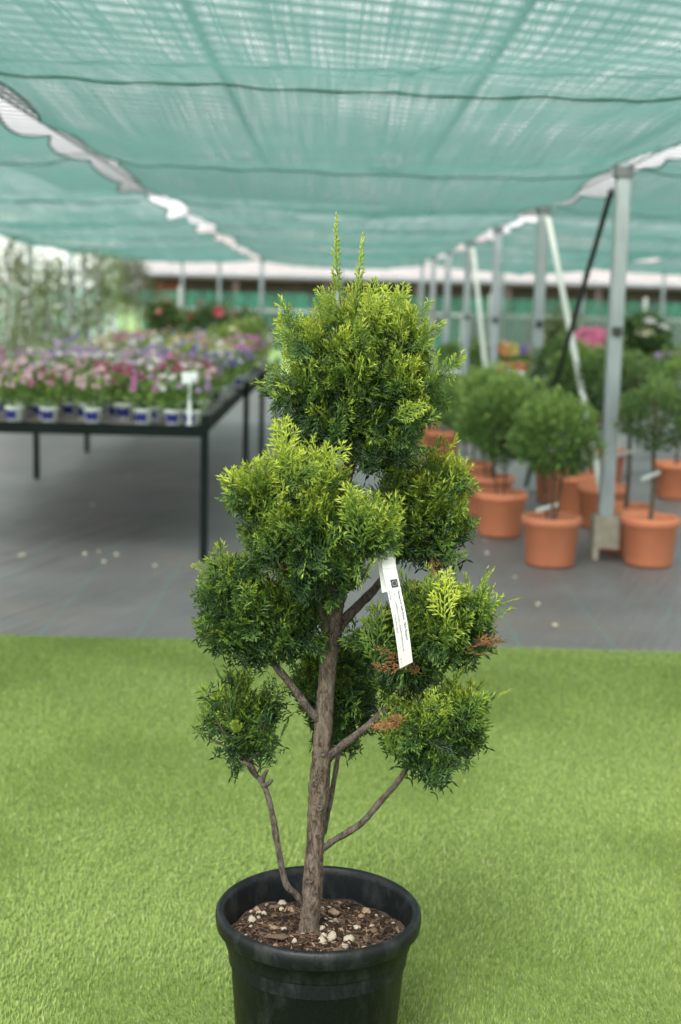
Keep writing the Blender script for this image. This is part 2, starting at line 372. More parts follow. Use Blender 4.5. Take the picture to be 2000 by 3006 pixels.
for k in range(4):
    a, b = SEAMS[k], SEAMS[k+1]
    ny = int((Y_NET1-Y_NET0)/.06); nx = 52
    yy = np.linspace(Y_NET0, Y_NET1, ny)
    xl = a + edge_x(yy, 1, k, k == 0); xr = b - edge_x(yy, -1, k+1, k == 3)
    u = np.linspace(0, 1, nx)[None, :]
    X = xl[:, None]*(1-u) + xr[:, None]*u; Y = np.broadcast_to(yy[:, None], X.shape)
    Zs = sag(X, Y, a, b, k)
    mb = MB(); V = np.stack([X, Y, Zs], -1).reshape(-1, 3)
    i = np.arange(ny-1)[:, None]*nx; j = np.arange(nx-1)[None, :]
    mb.add(V, np.stack([i+j, i+j+1, i+nx+j+1, i+nx+j], -1).reshape(-1, 4))
    t = thing('shade_net', names[k], 'shade net', (0, 0, 0), group='green shade net strips overhead')
    mb.build('net_sheet', M_net, t, True)
    for q in (0, nx-1):
        e = MB(); tube(e, np.stack([X[:, q], Y[:, q], Zs[:, q]], 1), .006, 5); e.build('hem', M_hem, t, True)
    for y in ROWS:                                                       # doubled cloth where the strip lies on each cross wire
        q = int(np.argmin(abs(yy-y))); e = MB()
        tube(e, np.stack([X[q], Y[q], Zs[q]-.003], 1), .006, 5); e.build('wire_sleeve', M_hem, t, True)
for s, x in enumerate(SEAMS[1:4]):
    mb = MB(); tube(mb, [(x, Y_NET0, ZN+.02), (x, 12, ZN+.0), (x, Y_NET1, ZN+.02)], .005, 6)
    tag(mb.build('support_wire', M_wire), ['taut wire along the open gap left of the middle net', 'taut wire along the open gap over the posts', 'taut wire along the farther right gap in the nets'][s], 'wire', 'long wires along the net gaps')
def post(x, y, label, group, h=ZN+.03, w_=.082, foot=False, lean=0.):
    t = thing('galvanised_post', label, 'post', (x, y, 0), group=group)
    mb = MB(); z0 = .26 if foot else 0
    b = w_/2; r = .012                                                   # rounded square tube
    ring = []
    for cx, cy, a0 in ((b-r, b-r, 0), (-b+r, b-r, 90), (-b+r, -b+r, 180), (b-r, -b+r, 270)):
        for q in (0, 45, 90): ring.append((cx+r*math.cos(R(a0+q)), cy+r*math.sin(R(a0+q))))
    ring = np.array(ring); n = len(ring); V = np.concatenate([np.c_[ring, np.full(n, z)] for z in (z0, h)])
    mb.add(V, [(q, (q+1) % n, n+(q+1) % n, n+q) for q in range(n)]); mb.add(V[n:], [tuple(range(n))])
    mb.build('shaft', M_galv, t)
    mb = MB(); box(mb, (0, 0, h-.05), (w_+.02, w_+.02, .06)); mb.build('top_clamp', M_clamp, t)
    mb = MB(); box(mb, (0, -w_/2-.006, 1.335), (w_*.7, .012, .05)); box(mb, (0, -w_/2-.016, 1.335), (.03, .02, .02)); mb.build('clip', M_darkst, t)
    if foot:
        mb = MB(); box(mb, (-.0, 0, .165), (.15, .13, .19)); box(mb, (-.06, 0, .035), (.035, .125, .075)); mb.build('concrete_foot', M_conc, t)
    return t
ordn = ['nearest galvanised post standing on a mossy concrete foot beside potted standards', 'second galvanised post, where the pale and dark braces cross', 'third galvanised post along the right row',
        'fourth galvanised post, with a pale brace leaning on it', 'fifth galvanised post along the right row', 'sixth galvanised post along the right row', 'farthest galvanised post at the end of the right row']
for k, y in enumerate(ROWS[2:]): post(SEAMS[2]-.02, y, ordn[k], 'posts under the right net gap', foot=(k == 0))
for k, y in enumerate(ROWS[6:]): post(SEAMS[0], y, ['post among the staked climbers, nearest of the left row', 'middle post of the left row behind the flowers', 'dark slim post at the far end of the left row'][k], 'posts of the left row', w_=.075 if k < 2 else .06)
post(SEAMS[1], ROWS[-1], 'dark post below the far end of the left net gap', 'posts at the far net edge', w_=.07)
for q, x in enumerate((-2.9, -2.2, .1, 3.15, 4.68, 6.2, 7.7)): post(x, ROWS[-1]+.05, '%s slim pale post from the left below the far net edge' % ['first', 'second', 'third', 'fourth', 'fifth', 'sixth', 'seventh'][q], 'posts at the far net edge', w_=.055)
def brace(a, b, r, m_, label):
    mb = MB(); tube(mb, [a, (np.array(a)+b)/2, b], r, 10); tag(mb.build('brace_pole', m_, smooth=True), label, 'brace', 'diagonal braces between the posts')
px_ = SEAMS[2]-.02
brace((px_-.06, ROWS[2]+.02, 2.13), (px_-.06, ROWS[3]-.12, .05), .017, M_darkst, 'dark diagonal brace from the top of the nearest post')
brace((px_+.035, ROWS[3]-.05, 2.15), (px_+.035, ROWS[2]+.12, .22), .023, M_pale, 'pale diagonal pipe leaning from the second post towards the nearest one')
brace((px_+.05, ROWS[5]-.05, 2.15), (px_+.05, ROWS[4]+.1, .05), .025, M_pale, 'pale diagonal pipe leaning between the third and fourth posts')
for k, y in enumerate(ROWS):
    mb = MB(); tube(mb, [(SEAMS[0]-.1, y, ZN+.012), (1.6, y, ZN+.006), (SEAMS[4]+.1, y, ZN+.012)], .0045, 6)
    tag(mb.build('cross_wire', M_wire), '%s cross wire under the green nets, counted from the front' % ['first', 'second', 'third', 'fourth', 'fifth', 'sixth', 'seventh', 'eighth', 'ninth'][k], 'wire', 'cross wires under the nets')
# steel roof frame of the glasshouse above the nets
t = thing('roof_frame', 'steel roof frame glimpsed above the green nets', 'roof frame', (0, 0, 4.0))
for y in np.arange(1.0, 30, .36):                                        # thin glazing bars running slantwise
    mb = MB(); box(mb, (1.6, y, -.5), (15, .038, .02), rot=rotz(R(24))); mb.build('glazing_bar', M_clamp, t)
for x in (-4.4, -1.4, 1.64, 4.7, 7.7):
    mb = MB(); box(mb, (x, 14.9, .1), (.07, 24, .09)); mb.build('purlin', M_galv, t)
for k, y in enumerate(np.arange(4., 13, 3.)):
    for s in (-1, 1):
        mb = MB(); tube(mb, [(.1-1.6*s, y, -.1), (.1, y+.7, -.13), (.1+1.6*s, y+1.4, -.1)], .03, 6); mb.build('diagonal_rod', M_galv, t)

# ---------------------------------------------------------------- fence and buildings beyond
FY = ROWS[-1]+.6
t = thing('net_fence', 'low fence of green netting on pale posts behind the plants', 'fence', (0, FY, 0))
xs = np.arange(-9, 12.1, 3.0)
for x in xs:
    mb = MB(); box(mb, (x, 0, .86), (.06, .06, 1.72)); mb.build('fence_post', M_pale, t)
mb = MB(); box(mb, (1.5, -.035, 1.30), (21, .035, .05)); mb.build('rail', M_pale, t)
mb = MB(); box(mb, (1.5, -.035, 1.96), (21, .035, .06)); mb.build('rail', M_galv, t)
for x in xs[:-1]:
    mb = MB(); mb.add([(x+.03, .02, .05), (x+2.97, .02, .05), (x+2.97, .02, 1.64), (x+.03, .02, 1.64)], [(0, 1, 2, 3)]); mb.build('net_panel', M_fence, t)
t = thing('windbreak_screen', 'grey green windbreak screen standing behind the potted shrubs', 'screen', (0, 24.6, 0))
for k, (x0, x1, z1) in enumerate([(2.3, 3.7, 1.35), (3.75, 5.2, 1.35), (5.25, 6.9, 1.35), (-2.95, -1.9, 1.3)]):
    mb = MB(); mb.add([(x0, 0, .02), (x1, 0, .02), (x1, 0, z1), (x0, 0, z1)], [(0, 1, 2, 3)]); mb.build('screen_panel', M_greynet, t)
    mb = MB(); box(mb, (x0-.02, -.01, z1/2), (.05, .05, z1)); mb.build('screen_post', M_pale, t)
BY = 46.
t = thing('barn', 'long low barn with a white sheet roof and dark brown front', 'barn', (0, BY, 0))
x0, x1, ze = -6.4, 24., 2.36
mb = MB(); box(mb, ((x0+x1)/2, 5, 1.13), (x1-x0, 9.6, 2.26)); mb.build('wall', M_barn, t)
for k in range(int((x1-x0)/1.0)):
    x = x0 + k; mb = MB(); n = 9
    cx = np.linspace(0, .985, n); cz = .03*(np.arange(n) % 2)
    V = np.concatenate([np.c_[x+cx, np.full(n, -.5), ze+cz], np.c_[x+cx, np.full(n, 5.), ze+1.75+cz]])
    V = np.vstack([V, V-[0, 0, .03]])
    F = [(q, q+1, n+q+1, n+q) for q in range(n-1)] + [(2*n+q, 2*n+n+q, 2*n+n+q+1, 2*n+q+1) for q in range(n-1)] + [(q, 2*n+q, 2*n+q+1, q+1) for q in range(n-1)]
    mb.add(V, F); mb.build('roof_sheet', M_roofw, t)
mb = MB(); box(mb, ((x0+x1)/2, -.42, ze-.10), (x1-x0, .12, .16)); mb.build('gutter', M_barn, t)
for x in np.arange(x0+.1, x1, 3.0):
    mb = MB(); box(mb, (x, -.3, 1.1), (.2, .2, 2.2)); mb.build('pillar', M_barn, t)
for x, w_ in ((-5.6, .9), (.55, .35)):
    mb = MB(); box(mb, (x, .17, 1.1), (w_, .06, 1.9)); mb.build('door_panel', M_barnred, t)
t = thing('white_greenhouse', 'white ribbed greenhouse wall showing through the staked trees', 'greenhouse', (0, 33, 0))
for k in range(44):
    mb = MB(); box(mb, (-5.35-.29*k, 0, 1.75), (.25, .04, 3.3)); mb.build('wall_panel', M_poly, t)
mb = MB(); box(mb, (-11.6, .05, 3.45), (12.9, .12, .1)); mb.build('top_beam', M_galv, t)
for z in (.06, 1.7): mb = MB(); box(mb, (-11.6, .06, z), (12.9, .06, .08)); mb.build('cross_rail', M_galv, t)

ORD = ['first', 'second', 'third', 'fourth', 'fifth', 'sixth', 'seventh', 'eighth', 'ninth', 'tenth', 'eleventh', 'twelfth', 'thirteenth', 'fourteenth', 'fifteenth', 'sixteenth', 'seventeenth']
# ================================================================ PLANTS
def leaf_cloud(n, rad, size, shell=.5, up=.3, t0=.45, tv=.25, asp=.5, squash=None, gold=.0):
    """n leaf blades spread through an ellipsoid; returns MB. The outermost (youngest) leaves are paler."""
    d = unit(rng.normal(size=(n, 3))); rr = shell + (1-shell)*rng.random(n)**.6
    lump = 1 + .22*np.sin(d[:, 0]*5+1)*np.sin(d[:, 1]*4.3)+.1*np.sin(d[:, 2]*7+d[:, 0]*3)
    p = d*np.asarray(rad)*(rr*lump)[:, None]
    ax = unit(d + rng.normal(0, .55, (n, 3)) + [0, 0, up]); sd_ = unit(np.cross(ax, rng.normal(size=(n, 3))))
    nn = np.cross(ax, sd_); s = size*(.6+.8*rng.random(n))[:, None]
    V = np.stack([p, p+ax*s*.5+sd_*s*asp*.5+nn*s*.08, p+ax*s, p+ax*s*.5-sd_*s*asp*.5+nn*s*.08], 1).reshape(-1, 3)
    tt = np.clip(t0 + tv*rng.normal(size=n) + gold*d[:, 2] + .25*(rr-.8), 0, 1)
    mb = MB(); mb.add(V, np.arange(n)[:, None]*4 + np.array([[0, 1, 2, 3]]), np.repeat(tt, 4)); return mb
def blooms(n, rad, size, upper=True, k=6):
    mb = MB(); d = unit(rng.normal(size=(n, 3)));
    if upper: d[:, 2] = abs(d[:, 2])
    p = d*np.asarray(rad)*(.85+.2*rng.random(n))[:, None]; a = np.arange(k)*2*math.pi/k
    for q in range(n):
        ax = unit(d[q]+[0, -.5, .35]+rng.normal(0, .25, 3)); u = unit(np.cross(ax, [.3, .2, 1])); v = np.cross(ax, u); s = size*(.7+.6*rng.random())
        rim = p[q] + ax*s*.35 + s*(np.cos(a)[:, None]*u + np.sin(a)[:, None]*v)*(1+.25*(np.arange(k) % 2))[:, None]
        mb.add(np.vstack([p[q], rim]), [(0, 1+i, 1+(i+1) % k) for i in range(k)])
    return mb
def leaf_mb_move(mb, off):
    mb.v = [v + np.asarray(off) for v in mb.v]; return mb

# ---- terracotta pots with clipped ball shrubs, some grafted on a tall stem
def terra_pot(root, r=.17, h=.28):
    mb = MB(); k = r/.17
    lathe(mb, [(0, 0), (.135*k, 0), (.14*k, .006), (.155*k, h-.055), (.165*k, h-.05), (.172*k, h-.045), (.174*k, h-.012), (.168*k, h), (.158*k, h-.002), (.150*k, h-.03), (.149*k, h-.07)], 36)
    POTN[0] += 1; mb.build('pot', M_terras[POTN[0] % 4], root, True)
    mb = MB(); a = np.arange(28)*2*math.pi/28; rr = .151*k
    mb.add(np.vstack([np.c_[rr*np.cos(a), rr*np.sin(a), np.full(28, h-.05)], (0, 0, h-.04)]), [(q, (q+1) % 28, 28) for q in range(28)])
    s = mb.build('soil', M_soil, root)
def shrub(x, y, cz, rad, label, stems=3, standard=False, leaf=M_shrub, n=5200, size=.036, r=.17, h=.28, tagz=None, gold=.28, group='terracotta pots of clipped shrubs'):
    t = thing('potted_shrub', label, 'potted shrub', (x, y, 0), rng.random()*.6, group)
    terra_pot(t, r, h)
    zb = cz-rad[2]*.75
    if standard:
        mb = MB(); tube(mb, smooth_path([(0, 0, h-.06), (.008, 0, h+(zb-h)*.4), (-.006, .004, zb), (0, 0, cz)], 4), [.013]*12+[.010], 8, rough=.08); mb.build('trunk', M_stem, t, True)
    else:
        for q in range(stems):
            a = q*2.1+.4; mb = MB()
            tube(mb, smooth_path([(.02*math.cos(a), .02*math.sin(a), h-.06), (.035*math.cos(a), .035*math.sin(a), h+.03), (.09*math.cos(a), .09*math.sin(a), cz)], 4), .008, 6); mb.build('stem', M_stem, t, True)
    for q in range(9):                                                   # limbs inside the crown
        d = unit(rng.normal(size=3)+[0, 0, .5]); mb = MB() if q == 0 else mb
        tube(mb, [(0, 0, zb), d*np.array(rad)*.4+[0, 0, cz], d*np.array(rad)*.8+[0, 0, cz]], [.006, .004, .002], 5)
    mb.build('limbs', M_stem, t)
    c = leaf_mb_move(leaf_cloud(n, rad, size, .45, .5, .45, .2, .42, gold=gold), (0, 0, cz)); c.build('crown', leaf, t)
    if tagz:
        mb = MB(); box(mb, (-.035, -.03, tagz), (.13, .003, .022), rot=[(.95, 0, -.3), (0, 1, 0), (.3, 0, .95)]); mb.build('tape_tag', M_paper, t)
    return t
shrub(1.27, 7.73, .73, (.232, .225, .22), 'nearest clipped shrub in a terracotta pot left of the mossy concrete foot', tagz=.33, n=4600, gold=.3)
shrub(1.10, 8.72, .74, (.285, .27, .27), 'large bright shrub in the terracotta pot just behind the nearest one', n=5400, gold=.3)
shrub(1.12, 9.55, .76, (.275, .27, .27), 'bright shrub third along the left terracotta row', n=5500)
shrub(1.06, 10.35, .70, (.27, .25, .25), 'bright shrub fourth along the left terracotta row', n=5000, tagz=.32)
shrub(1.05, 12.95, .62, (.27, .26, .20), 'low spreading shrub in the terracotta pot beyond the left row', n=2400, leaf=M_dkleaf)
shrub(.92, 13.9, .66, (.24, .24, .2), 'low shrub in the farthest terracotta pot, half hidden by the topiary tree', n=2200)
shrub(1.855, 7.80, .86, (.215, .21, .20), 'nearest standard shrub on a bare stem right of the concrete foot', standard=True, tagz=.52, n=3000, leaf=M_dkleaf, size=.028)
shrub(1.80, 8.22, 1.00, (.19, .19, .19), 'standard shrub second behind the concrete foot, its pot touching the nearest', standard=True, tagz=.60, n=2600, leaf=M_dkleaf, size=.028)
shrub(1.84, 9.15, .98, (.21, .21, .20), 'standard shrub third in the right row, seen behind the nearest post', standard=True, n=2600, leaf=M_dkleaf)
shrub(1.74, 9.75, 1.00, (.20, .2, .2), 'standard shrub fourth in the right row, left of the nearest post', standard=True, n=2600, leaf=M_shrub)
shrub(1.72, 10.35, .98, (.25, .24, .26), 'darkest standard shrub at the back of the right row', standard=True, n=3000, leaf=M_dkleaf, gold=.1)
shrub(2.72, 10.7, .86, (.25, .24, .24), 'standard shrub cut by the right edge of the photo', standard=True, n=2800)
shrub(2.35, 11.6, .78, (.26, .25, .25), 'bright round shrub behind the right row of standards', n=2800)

# ---- fan-leaved palm in a pot
def fan_palm(x, y, label, z0=.45, L=.5, r=.15):
    t = thing('potted_palm', label, 'potted palm', (x, y, 0)); terra_pot(t, r, .26)
    for k in range(16):
        a = k*2.4; el = .35+.5*rng.random(); mb = MB(); pts = []
        for s in np.linspace(0, 1, 7): pts.append(np.array([math.cos(a)*L*s*math.cos(el), math.sin(a)*L*s*math.cos(el), .24+L*(math.sin(el)*s*1.5-.6*s*s)]))
        pts = np.array(pts); sd_ = np.array([-math.sin(a), math.cos(a), 0])
        for i in range(1, 7):
            for s in (-1, 1):
                for f in (0, .5):
                    p = pts[i]*(1-f) + pts[i-1]*f; w_ = .12*(1-i/8)
                    mb.add([p, p+sd_*s*w_+[0, 0, -.03], p+sd_*s*w_*.9+[0, 0, -.045]+.02*unit(pts[i]-pts[i-1])], [(0, 1, 2)], .4+.4*rng.random())
        tube(mb, pts, .005, 4); mb.build('frond', M_lime, t)
fan_palm(1.58, 15.9, 'yellow green palm with arching fronds behind the terracotta rows')

# ---- small flowering pots on the benches
def make_flower_pot(color, foliage=M_shrub, nb=17, tall=.195, name='flower_pot'):
    root = empty(name)
    mb = MB(); lathe(mb, [(0, 0), (.038, 0), (.052, .078), (.056, .08), (.056, .088), (.050, .088), (.047, .07), (0, .068)], 18); mb.build('pot', M_white, root, True)
    mb = MB(); a = np.linspace(R(205), R(300), 9); rb, rt = .0425, .0505
    V = np.concatenate([np.c_[rb*np.cos(a), rb*np.sin(a), np.full(9, .02)], np.c_[rt*np.cos(a), rt*np.sin(a), np.full(9, .066)]])
    mb.add(V, [(q, q+1, 9+q+1, 9+q) for q in range(8)]); st = mb.build('sticker', M_navy, root)
    leaf_mb_move(leaf_cloud(150, (.085, .085, tall*.42), .045, .2, .6, .6, .2, .4), (0, 0, .085+tall*.38)).build('foliage', foliage, root)
    mb = MB()
    for q in range(10):
        d = unit(rng.normal(size=3)*[1, 1, 0]+[0, 0, 2.4]); tube(mb, [(0, 0, .07), d*tall*.6+[0, 0, .07], d*tall*1.02+[0, 0, .07]], .0022, 4, t=.5)
    mb.build('stems', foliage, root)
    leaf_mb_move(blooms(nb, (.10, .10, tall*.40), .0155), (0, 0, .085+tall*.62)).build('blossoms', M_fl[color], root)
    return root
def bench(x0, x1, y0, y1, zt, label, legs, rz=0.0, post_up=.06):
    t = thing('plant_bench', label, 'bench', (0, 0, 0))
    mb = MB(); box(mb, ((x0+x1)/2, (y0+y1)/2, zt-.022), (x1-x0-.05, y1-y0-.05, .02)); mb.build('bench_top', M_benchtop, t)
    for (cx, cy, sx, sy) in (((x0+x1)/2, y0, x1-x0, .03), ((x0+x1)/2, y1, x1-x0, .03), (x0, (y0+y1)/2, .03, y1-y0-.031), (x1, (y0+y1)/2, .03, y1-y0-.031)):
        mb = MB(); box(mb, (cx, cy, zt-.032), (sx, sy, .062)); mb.build('rim_bar', M_bench, t)
    for (x, y) in legs:
        mb = MB(); box(mb, (x, y, (zt+post_up)/2), (.042, .042, zt+post_up)); mb.build('leg', M_bench, t)
    return t
ZB = .762
bench(-2.36, -.735, 7.60, 10.98, ZB, 'near black steel bench crowded with pink flowering pots', [(-2.385, 7.58), (-.712, 7.58), (-2.385, 10.95), (-.70, 10.99)])
bench(-2.36, -.70, 11.10, 16.0, ZB, 'far black steel bench behind the pink flowers, with roses', [(-2.335, 12.93), (-.66, 12.63), (-2.335, 15.98), (-.66, 15.98)])
protos = {}
def place_flower(c, x, y, z, label, group, s=1.0, tall=.195, nb=17, fol=M_shrub):
    key = (c, tall, nb)
    if key not in protos: protos[key] = make_flower_pot(c, fol, nb, tall); o = protos[key]; lab = True
    else: o = copy_tree(protos[key])
    o.location = (x, y, z); o.rotation_euler = (0, 0, rng.uniform(-.5, .5)); o.scale = (s, s, s)
    tag(o, label, 'flower pot', group); return o
front = [(-1.80, 'pale pink'), (-1.605, 'pink'), (-1.36, 'pale pink'), (-1.075, 'magenta'), (-.905, 'white'), (-.795, 'lilac')]
flab = ['front row pot nearest the left edge of the bench', 'front row pot of pink flowers with its navy sticker facing out', 'front row pot of pale flowers, third along the bench rim', 'front row pot of magenta flowers mid bench', 'white flowers in the front pot behind the price sign', 'corner pot of lilac flowers by the bench leg']
for (x, c), l in zip(front, flab): place_flower(c, x, 7.70+.02*rng.random(), ZB-.011, l, 'flower pots on the near bench', 1.0)
cols = ['pink', 'pale pink', 'lilac', 'magenta', 'white', 'pale pink', 'crimson', 'lilac', 'pink', 'white']
for iy in range(15):
    for ix in range(8):
        x = -2.24 + ix*.2 + (.1 if iy % 2 else 0) + rng.normal(0, .032); y = 7.94 + iy*.205 + rng.normal(0, .028)
        if x > -.80: continue
        ly = iy/14
        c = cols[int(rng.integers(0, 10))] if iy < 9 else random.choice(['lilac', 'lilac', 'pale pink', 'white', 'violet'])
        if ix >= 5 and iy > 5 and rng.random() < .5: c = random.choice(['magenta', 'violet', 'white', 'pink'])
        place_flower(c, x, y, ZB-.011, '%s flowers on the near bench, %s row back, %s from the left' % (c, ORD[iy+1], ORD[ix]), '%s flower pots packed on the near bench' % c, .85+.4*rng.random())
def sign(x, y, z, label):
    t = thing('price_sign', label, 'sign', (x, y, z))
    mb = MB(); box(mb, (0, 0, .13), (.018, .004, .26)); mb.build('stake', M_white, t)
    mb = MB(); box(mb, (0, -.004, .275), (.085, .004, .062)); mb.build('sign_plate', M_white, t)
sign(at(557, 1250, 7.66)[0], 7.645, ZB-.011, 'blank white price sign on a stake at the bench front')
# far bench: taller pots, yellow and violet pansies, roses
mixc = ['yellow', 'pink', 'violet', 'white', 'lilac', 'cream', 'magenta', 'white']
for iy in range(11):
    for ix in range(6):
        x = -2.22 + ix*.26 + (.12 if iy % 2 else 0); y = 11.35 + iy*.4
        if x > -.78: continue
        c = 'yellow' if x < -1.35 and iy > 2 and rng.random() < .45 else mixc[int(rng.integers(0, 8))]
        place_flower(c, x+rng.normal(0, .02), y, ZB-.011, '%s flowers on the far bench, %s row back, %s from the left' % (c, ORD[iy], ORD[ix]), '%s flower pots on the far bench' % c, 1.15+.3*rng.random(), .20, 15, M_lime)
for k, c in enumerate(['violet', 'violet', 'white']):
    place_flower(c, -.79, 11.3+.25*k, ZB-.011, ['violet flowers at the near right corner of the far bench', 'violet flowers second along the right rim of the far bench', 'white flowers third along the right rim of the far bench'][k], 'flower pots on the far bench rim', 1.1)
t = thing('plank_shelf', 'orange wooden plank shelf standing among the roses', 'shelf', (-1.9, 14.3, ZB-.011))
mb = MB(); box(mb, (0, 0, .21), (.62, .16, .022), rot=[(.999, 0, .03), (0, 1, 0), (-.03, 0, .999)]); mb.build('plank', M_wood, t)
for s in (-.27, .27): mb = MB(); box(mb, (s, 0, .1), (.03, .14, .2)); mb.build('support', M_wood, t)
def bush(x, y, z0, rad, label, leaf, bloom=None, nb=12, bs=.03, n=900, size=.05, pot=M_darkst, group=None, ph=.16, name='flowering_bush', cat='potted bush'):
    t = thing(name, label, cat, (x, y, z0), group=group)
    mb = MB(); lathe(mb, [(0, 0), (.07, 0), (.095, ph-.02), (.1, ph-.015), (.1, ph), (.09, ph), (0, ph-.02)], 18); mb.build('pot', pot, t, True)
    mb = MB()
    for q in range(8):
        d = unit(rng.normal(size=3)+[0, 0, 1.]); tube(mb, [(0, 0, ph-.03), d*rad*.4+[0, 0, ph+rad[2]*.5], d*np.array(rad)*.8+[0, 0, ph+rad[2]*.8]], .005, 4)
    mb.build('stems', M_stem, t)
    leaf_mb_move(leaf_cloud(n, rad, size, .3, .4, .5, .22, .5), (0, 0, ph+rad[2]*.85)).build('foliage', leaf, t)
    if bloom: leaf_mb_move(blooms(nb, np.array(rad)*1.02, bs), (0, 0, ph+rad[2]*.85)).build('blossoms', M_fl[bloom], t)
    return t
def on(px, py, Y): p = at(px, py, Y); return p
bush(-1.78, 14.3, ZB+.225, (.17, .16, .16), 'small coral flowered bush on the plank shelf', M_dkleaf, 'coral', 9, .035, group='roses on the far bench')
bush(-1.38, 15.2, ZB, (.30, .25, .27), 'big dark rose bush with red blooms, middle of the far bench', M_dkleaf, 'red', 9, .05, 1800, group='roses on the far bench')
bush(-1.02, 15.5, ZB, (.26, .25, .24), 'rose bush with crimson blooms right of the biggest one', M_dkleaf, 'crimson', 7, .045, 1500, group='roses on the far bench')
bush(-1.75, 15.6, ZB, (.24, .22, .22), 'dark rose bush with coral blooms behind the plank shelf', M_dkleaf, 'coral', 6, .04, 1400, group='roses on the far bench')
bush(-.86, 13.6, ZB, (.18, .18, .2), 'lime green bush with orange flowers beside the topiary crown', M_lime, 'orange', 7, .035, group='roses on the far bench')
bush(-1.06, 13.2, ZB, (.17, .17, .16), 'pale leaved bush with cream flowers on the far bench', M_lime, 'cream', 8, .03)

# ---- staked climbers and small trees on the left
def climber(x, y, h, label, leaf, w_=.22, n=900, low=.5, bloom=None, nb=10, size=.06, group='staked climbers at the left'):
    t = thing('staked_climber', label, 'climbing plant', (x, y, 0), rng.random()*3, group)
    mb = MB(); lathe(mb, [(0, 0), (.10, 0), (.13, .22), (.137, .225), (.137, .25), (.125, .25), (0, .23)], 18); mb.build('pot', M_darkst, t, True)
    mb = MB(); tube(mb, [(.02, 0, .2), (.02, .01, h*.6), (.03, 0, h+.05)], .013, 6); mb.build('cane', M_pale, t)
    mb = MB(); tube(mb, smooth_path([(0, 0, .2), (-.02, .01, h*.4), (.02, .0, h*.8), (0, 0, h)], 4), .010, 6); mb.build('trunk', M_stem, t)
    mb = MB(); k = 5
    for q in range(k):
        z = low*h + (h*(1-low))*(q+.5)/k; rr = w_*(.6+.7*rng.random())
        c = leaf_mb_move(leaf_cloud(n//k, (rr, rr, h*(1-low)/k*.9), size, .1, .2, .5, .25, .35), (rng.normal(0, .05), rng.normal(0, .05), z))
        for v, f, tt in zip(c.v, c.f, c.t): mb.add(v, f, tt)
    mb.build('foliage', leaf, t)
    if bloom: leaf_mb_move(blooms(nb, (w_*1.1, w_*1.1, h*.22), .045, False), (0, 0, h*.5)).build('blossoms', M_fl[bloom], t)
ol = 'olive green climber tied to a pale cane at the left'
CO = sorted([25, 70, 135, 175, 215, 255, 292, 330, 370, 405, -30, -70, 45, 110])
for (px, py, Y, leaf, h, low, w_, n) in [(25, 720, 16.8, M_olive, 2.05, .35, .26, 1100), (70, 700, 18, M_olive, 2.05, .5, .24, 900), (135, 760, 17.2, M_olive, 1.9, .45, .22, 800), (175, 780, 17.5, M_lime, 1.85, .4, .24, 900),
        (215, 800, 17, M_olive, 1.75, .5, .2, 700), (255, 770, 18, M_olive, 2.0, .45, .25, 900), (292, 750, 19.5, M_olive, 2.05, .5, .26, 900), (330, 745, 21, M_lime, 2.1, .55, .36, 1300), (370, 760, 22.0, M_olive, 2.1, .6, .38, 1500),
        (405, 770, 21, M_olive, 2.0, .6, .30, 1100), (-30, 720, 17, M_olive, 2.05, .3, .28, 1000), (-70, 720, 18, M_olive, 2.1, .3, .3, 1000), (45, 800, 19, M_olive, 1.9, .4, .26, 900), (110, 820, 20, M_lime, 1.8, .3, .26, 900)]:
    p = at(px, 1000, Y)
    lab = ('%s olive green' if leaf is M_olive else '%s fresh green')%ORD[CO.index(px)] + ' climber on a cane, counted from the left'
    if px in (370,): lab = 'broadest olive green tree, left of the barn roof'
    climber(p[0], Y, h, lab, leaf, w_*.85, int(n*.8), low)
WO = [8, 1, 0, 2, 7, 3, 4, 5, 6]
for k, (px, py, Y) in enumerate([(75, 985, 16.4), (60, 1040, 16.2), (130, 1025, 16.5), (165, 1040, 16.2), (185, 985, 16.6), (208, 1000, 16.3), (245, 975, 16.8), (150, 950, 17), (18, 1010, 16.3)]):
    p = at(px, py, Y)
    climber(p[0], Y, p[2]+.12, '%s white flowered climber from the left, behind the pink flower bench' % ORD[WO.index(k)], M_olive, .14, 420, .3, 'white', 9, .05, 'white flowered climbers at the left')

# ---- plants beyond the right-hand rows
def white_table(x0, x1, y0, y1, z, label):
    t = thing('display_table', label, 'table', (0, 0, 0), group='white display tables')
    mb = MB(); box(mb, ((x0+x1)/2, (y0+y1)/2, z-.025), (x1-x0, y1-y0, .05)); mb.build('table_top', M_white, t)
    for x in (x0+.04, x1-.04):
        for y in (y0+.04, y1-.04): mb = MB(); box(mb, (x, y, (z-.052)/2), (.04, .04, z-.052)); mb.build('leg', M_pale, t)
white_table(2.05, 4.2, 12.6, 13.5, .82, 'white display table carrying the pink and cream hydrangeas')
white_table(2.4, 4.4, 11.6, 12.1, .70, 'lower white display table at the right')
white_table(1.2, 2.6, 18.4, 19.4, .6, 'farther white table of yellow and blue flowers')
def planter(x, y, z, s, m_, label):
    t = thing('planter_box', label, 'planter', (x, y, z)); mb = MB(); a, b, h = s
    box(mb, (0, 0, .006), (a, b, .012))
    for sx, sy, wx, wy in ((0, -b/2, a, .012), (0, b/2, a, .012), (-a/2, 0, .012, b-.014), (a/2, 0, .012, b-.014)): box(mb, (sx, sy, h/2+.012), (wx, wy, h))
    mb.build('box', m_, t); mb = MB(); box(mb, (0, 0, h*.8), (a-.03, b-.03, .02)); mb.build('soil', M_soil, t)
planter(at(1838, 1060, 12.8)[0], 12.75, .82, (.24, .2, .15), M_white, 'white planter box between the pink and cream hydrangeas')
p = at(1745, 1000, 12.95)
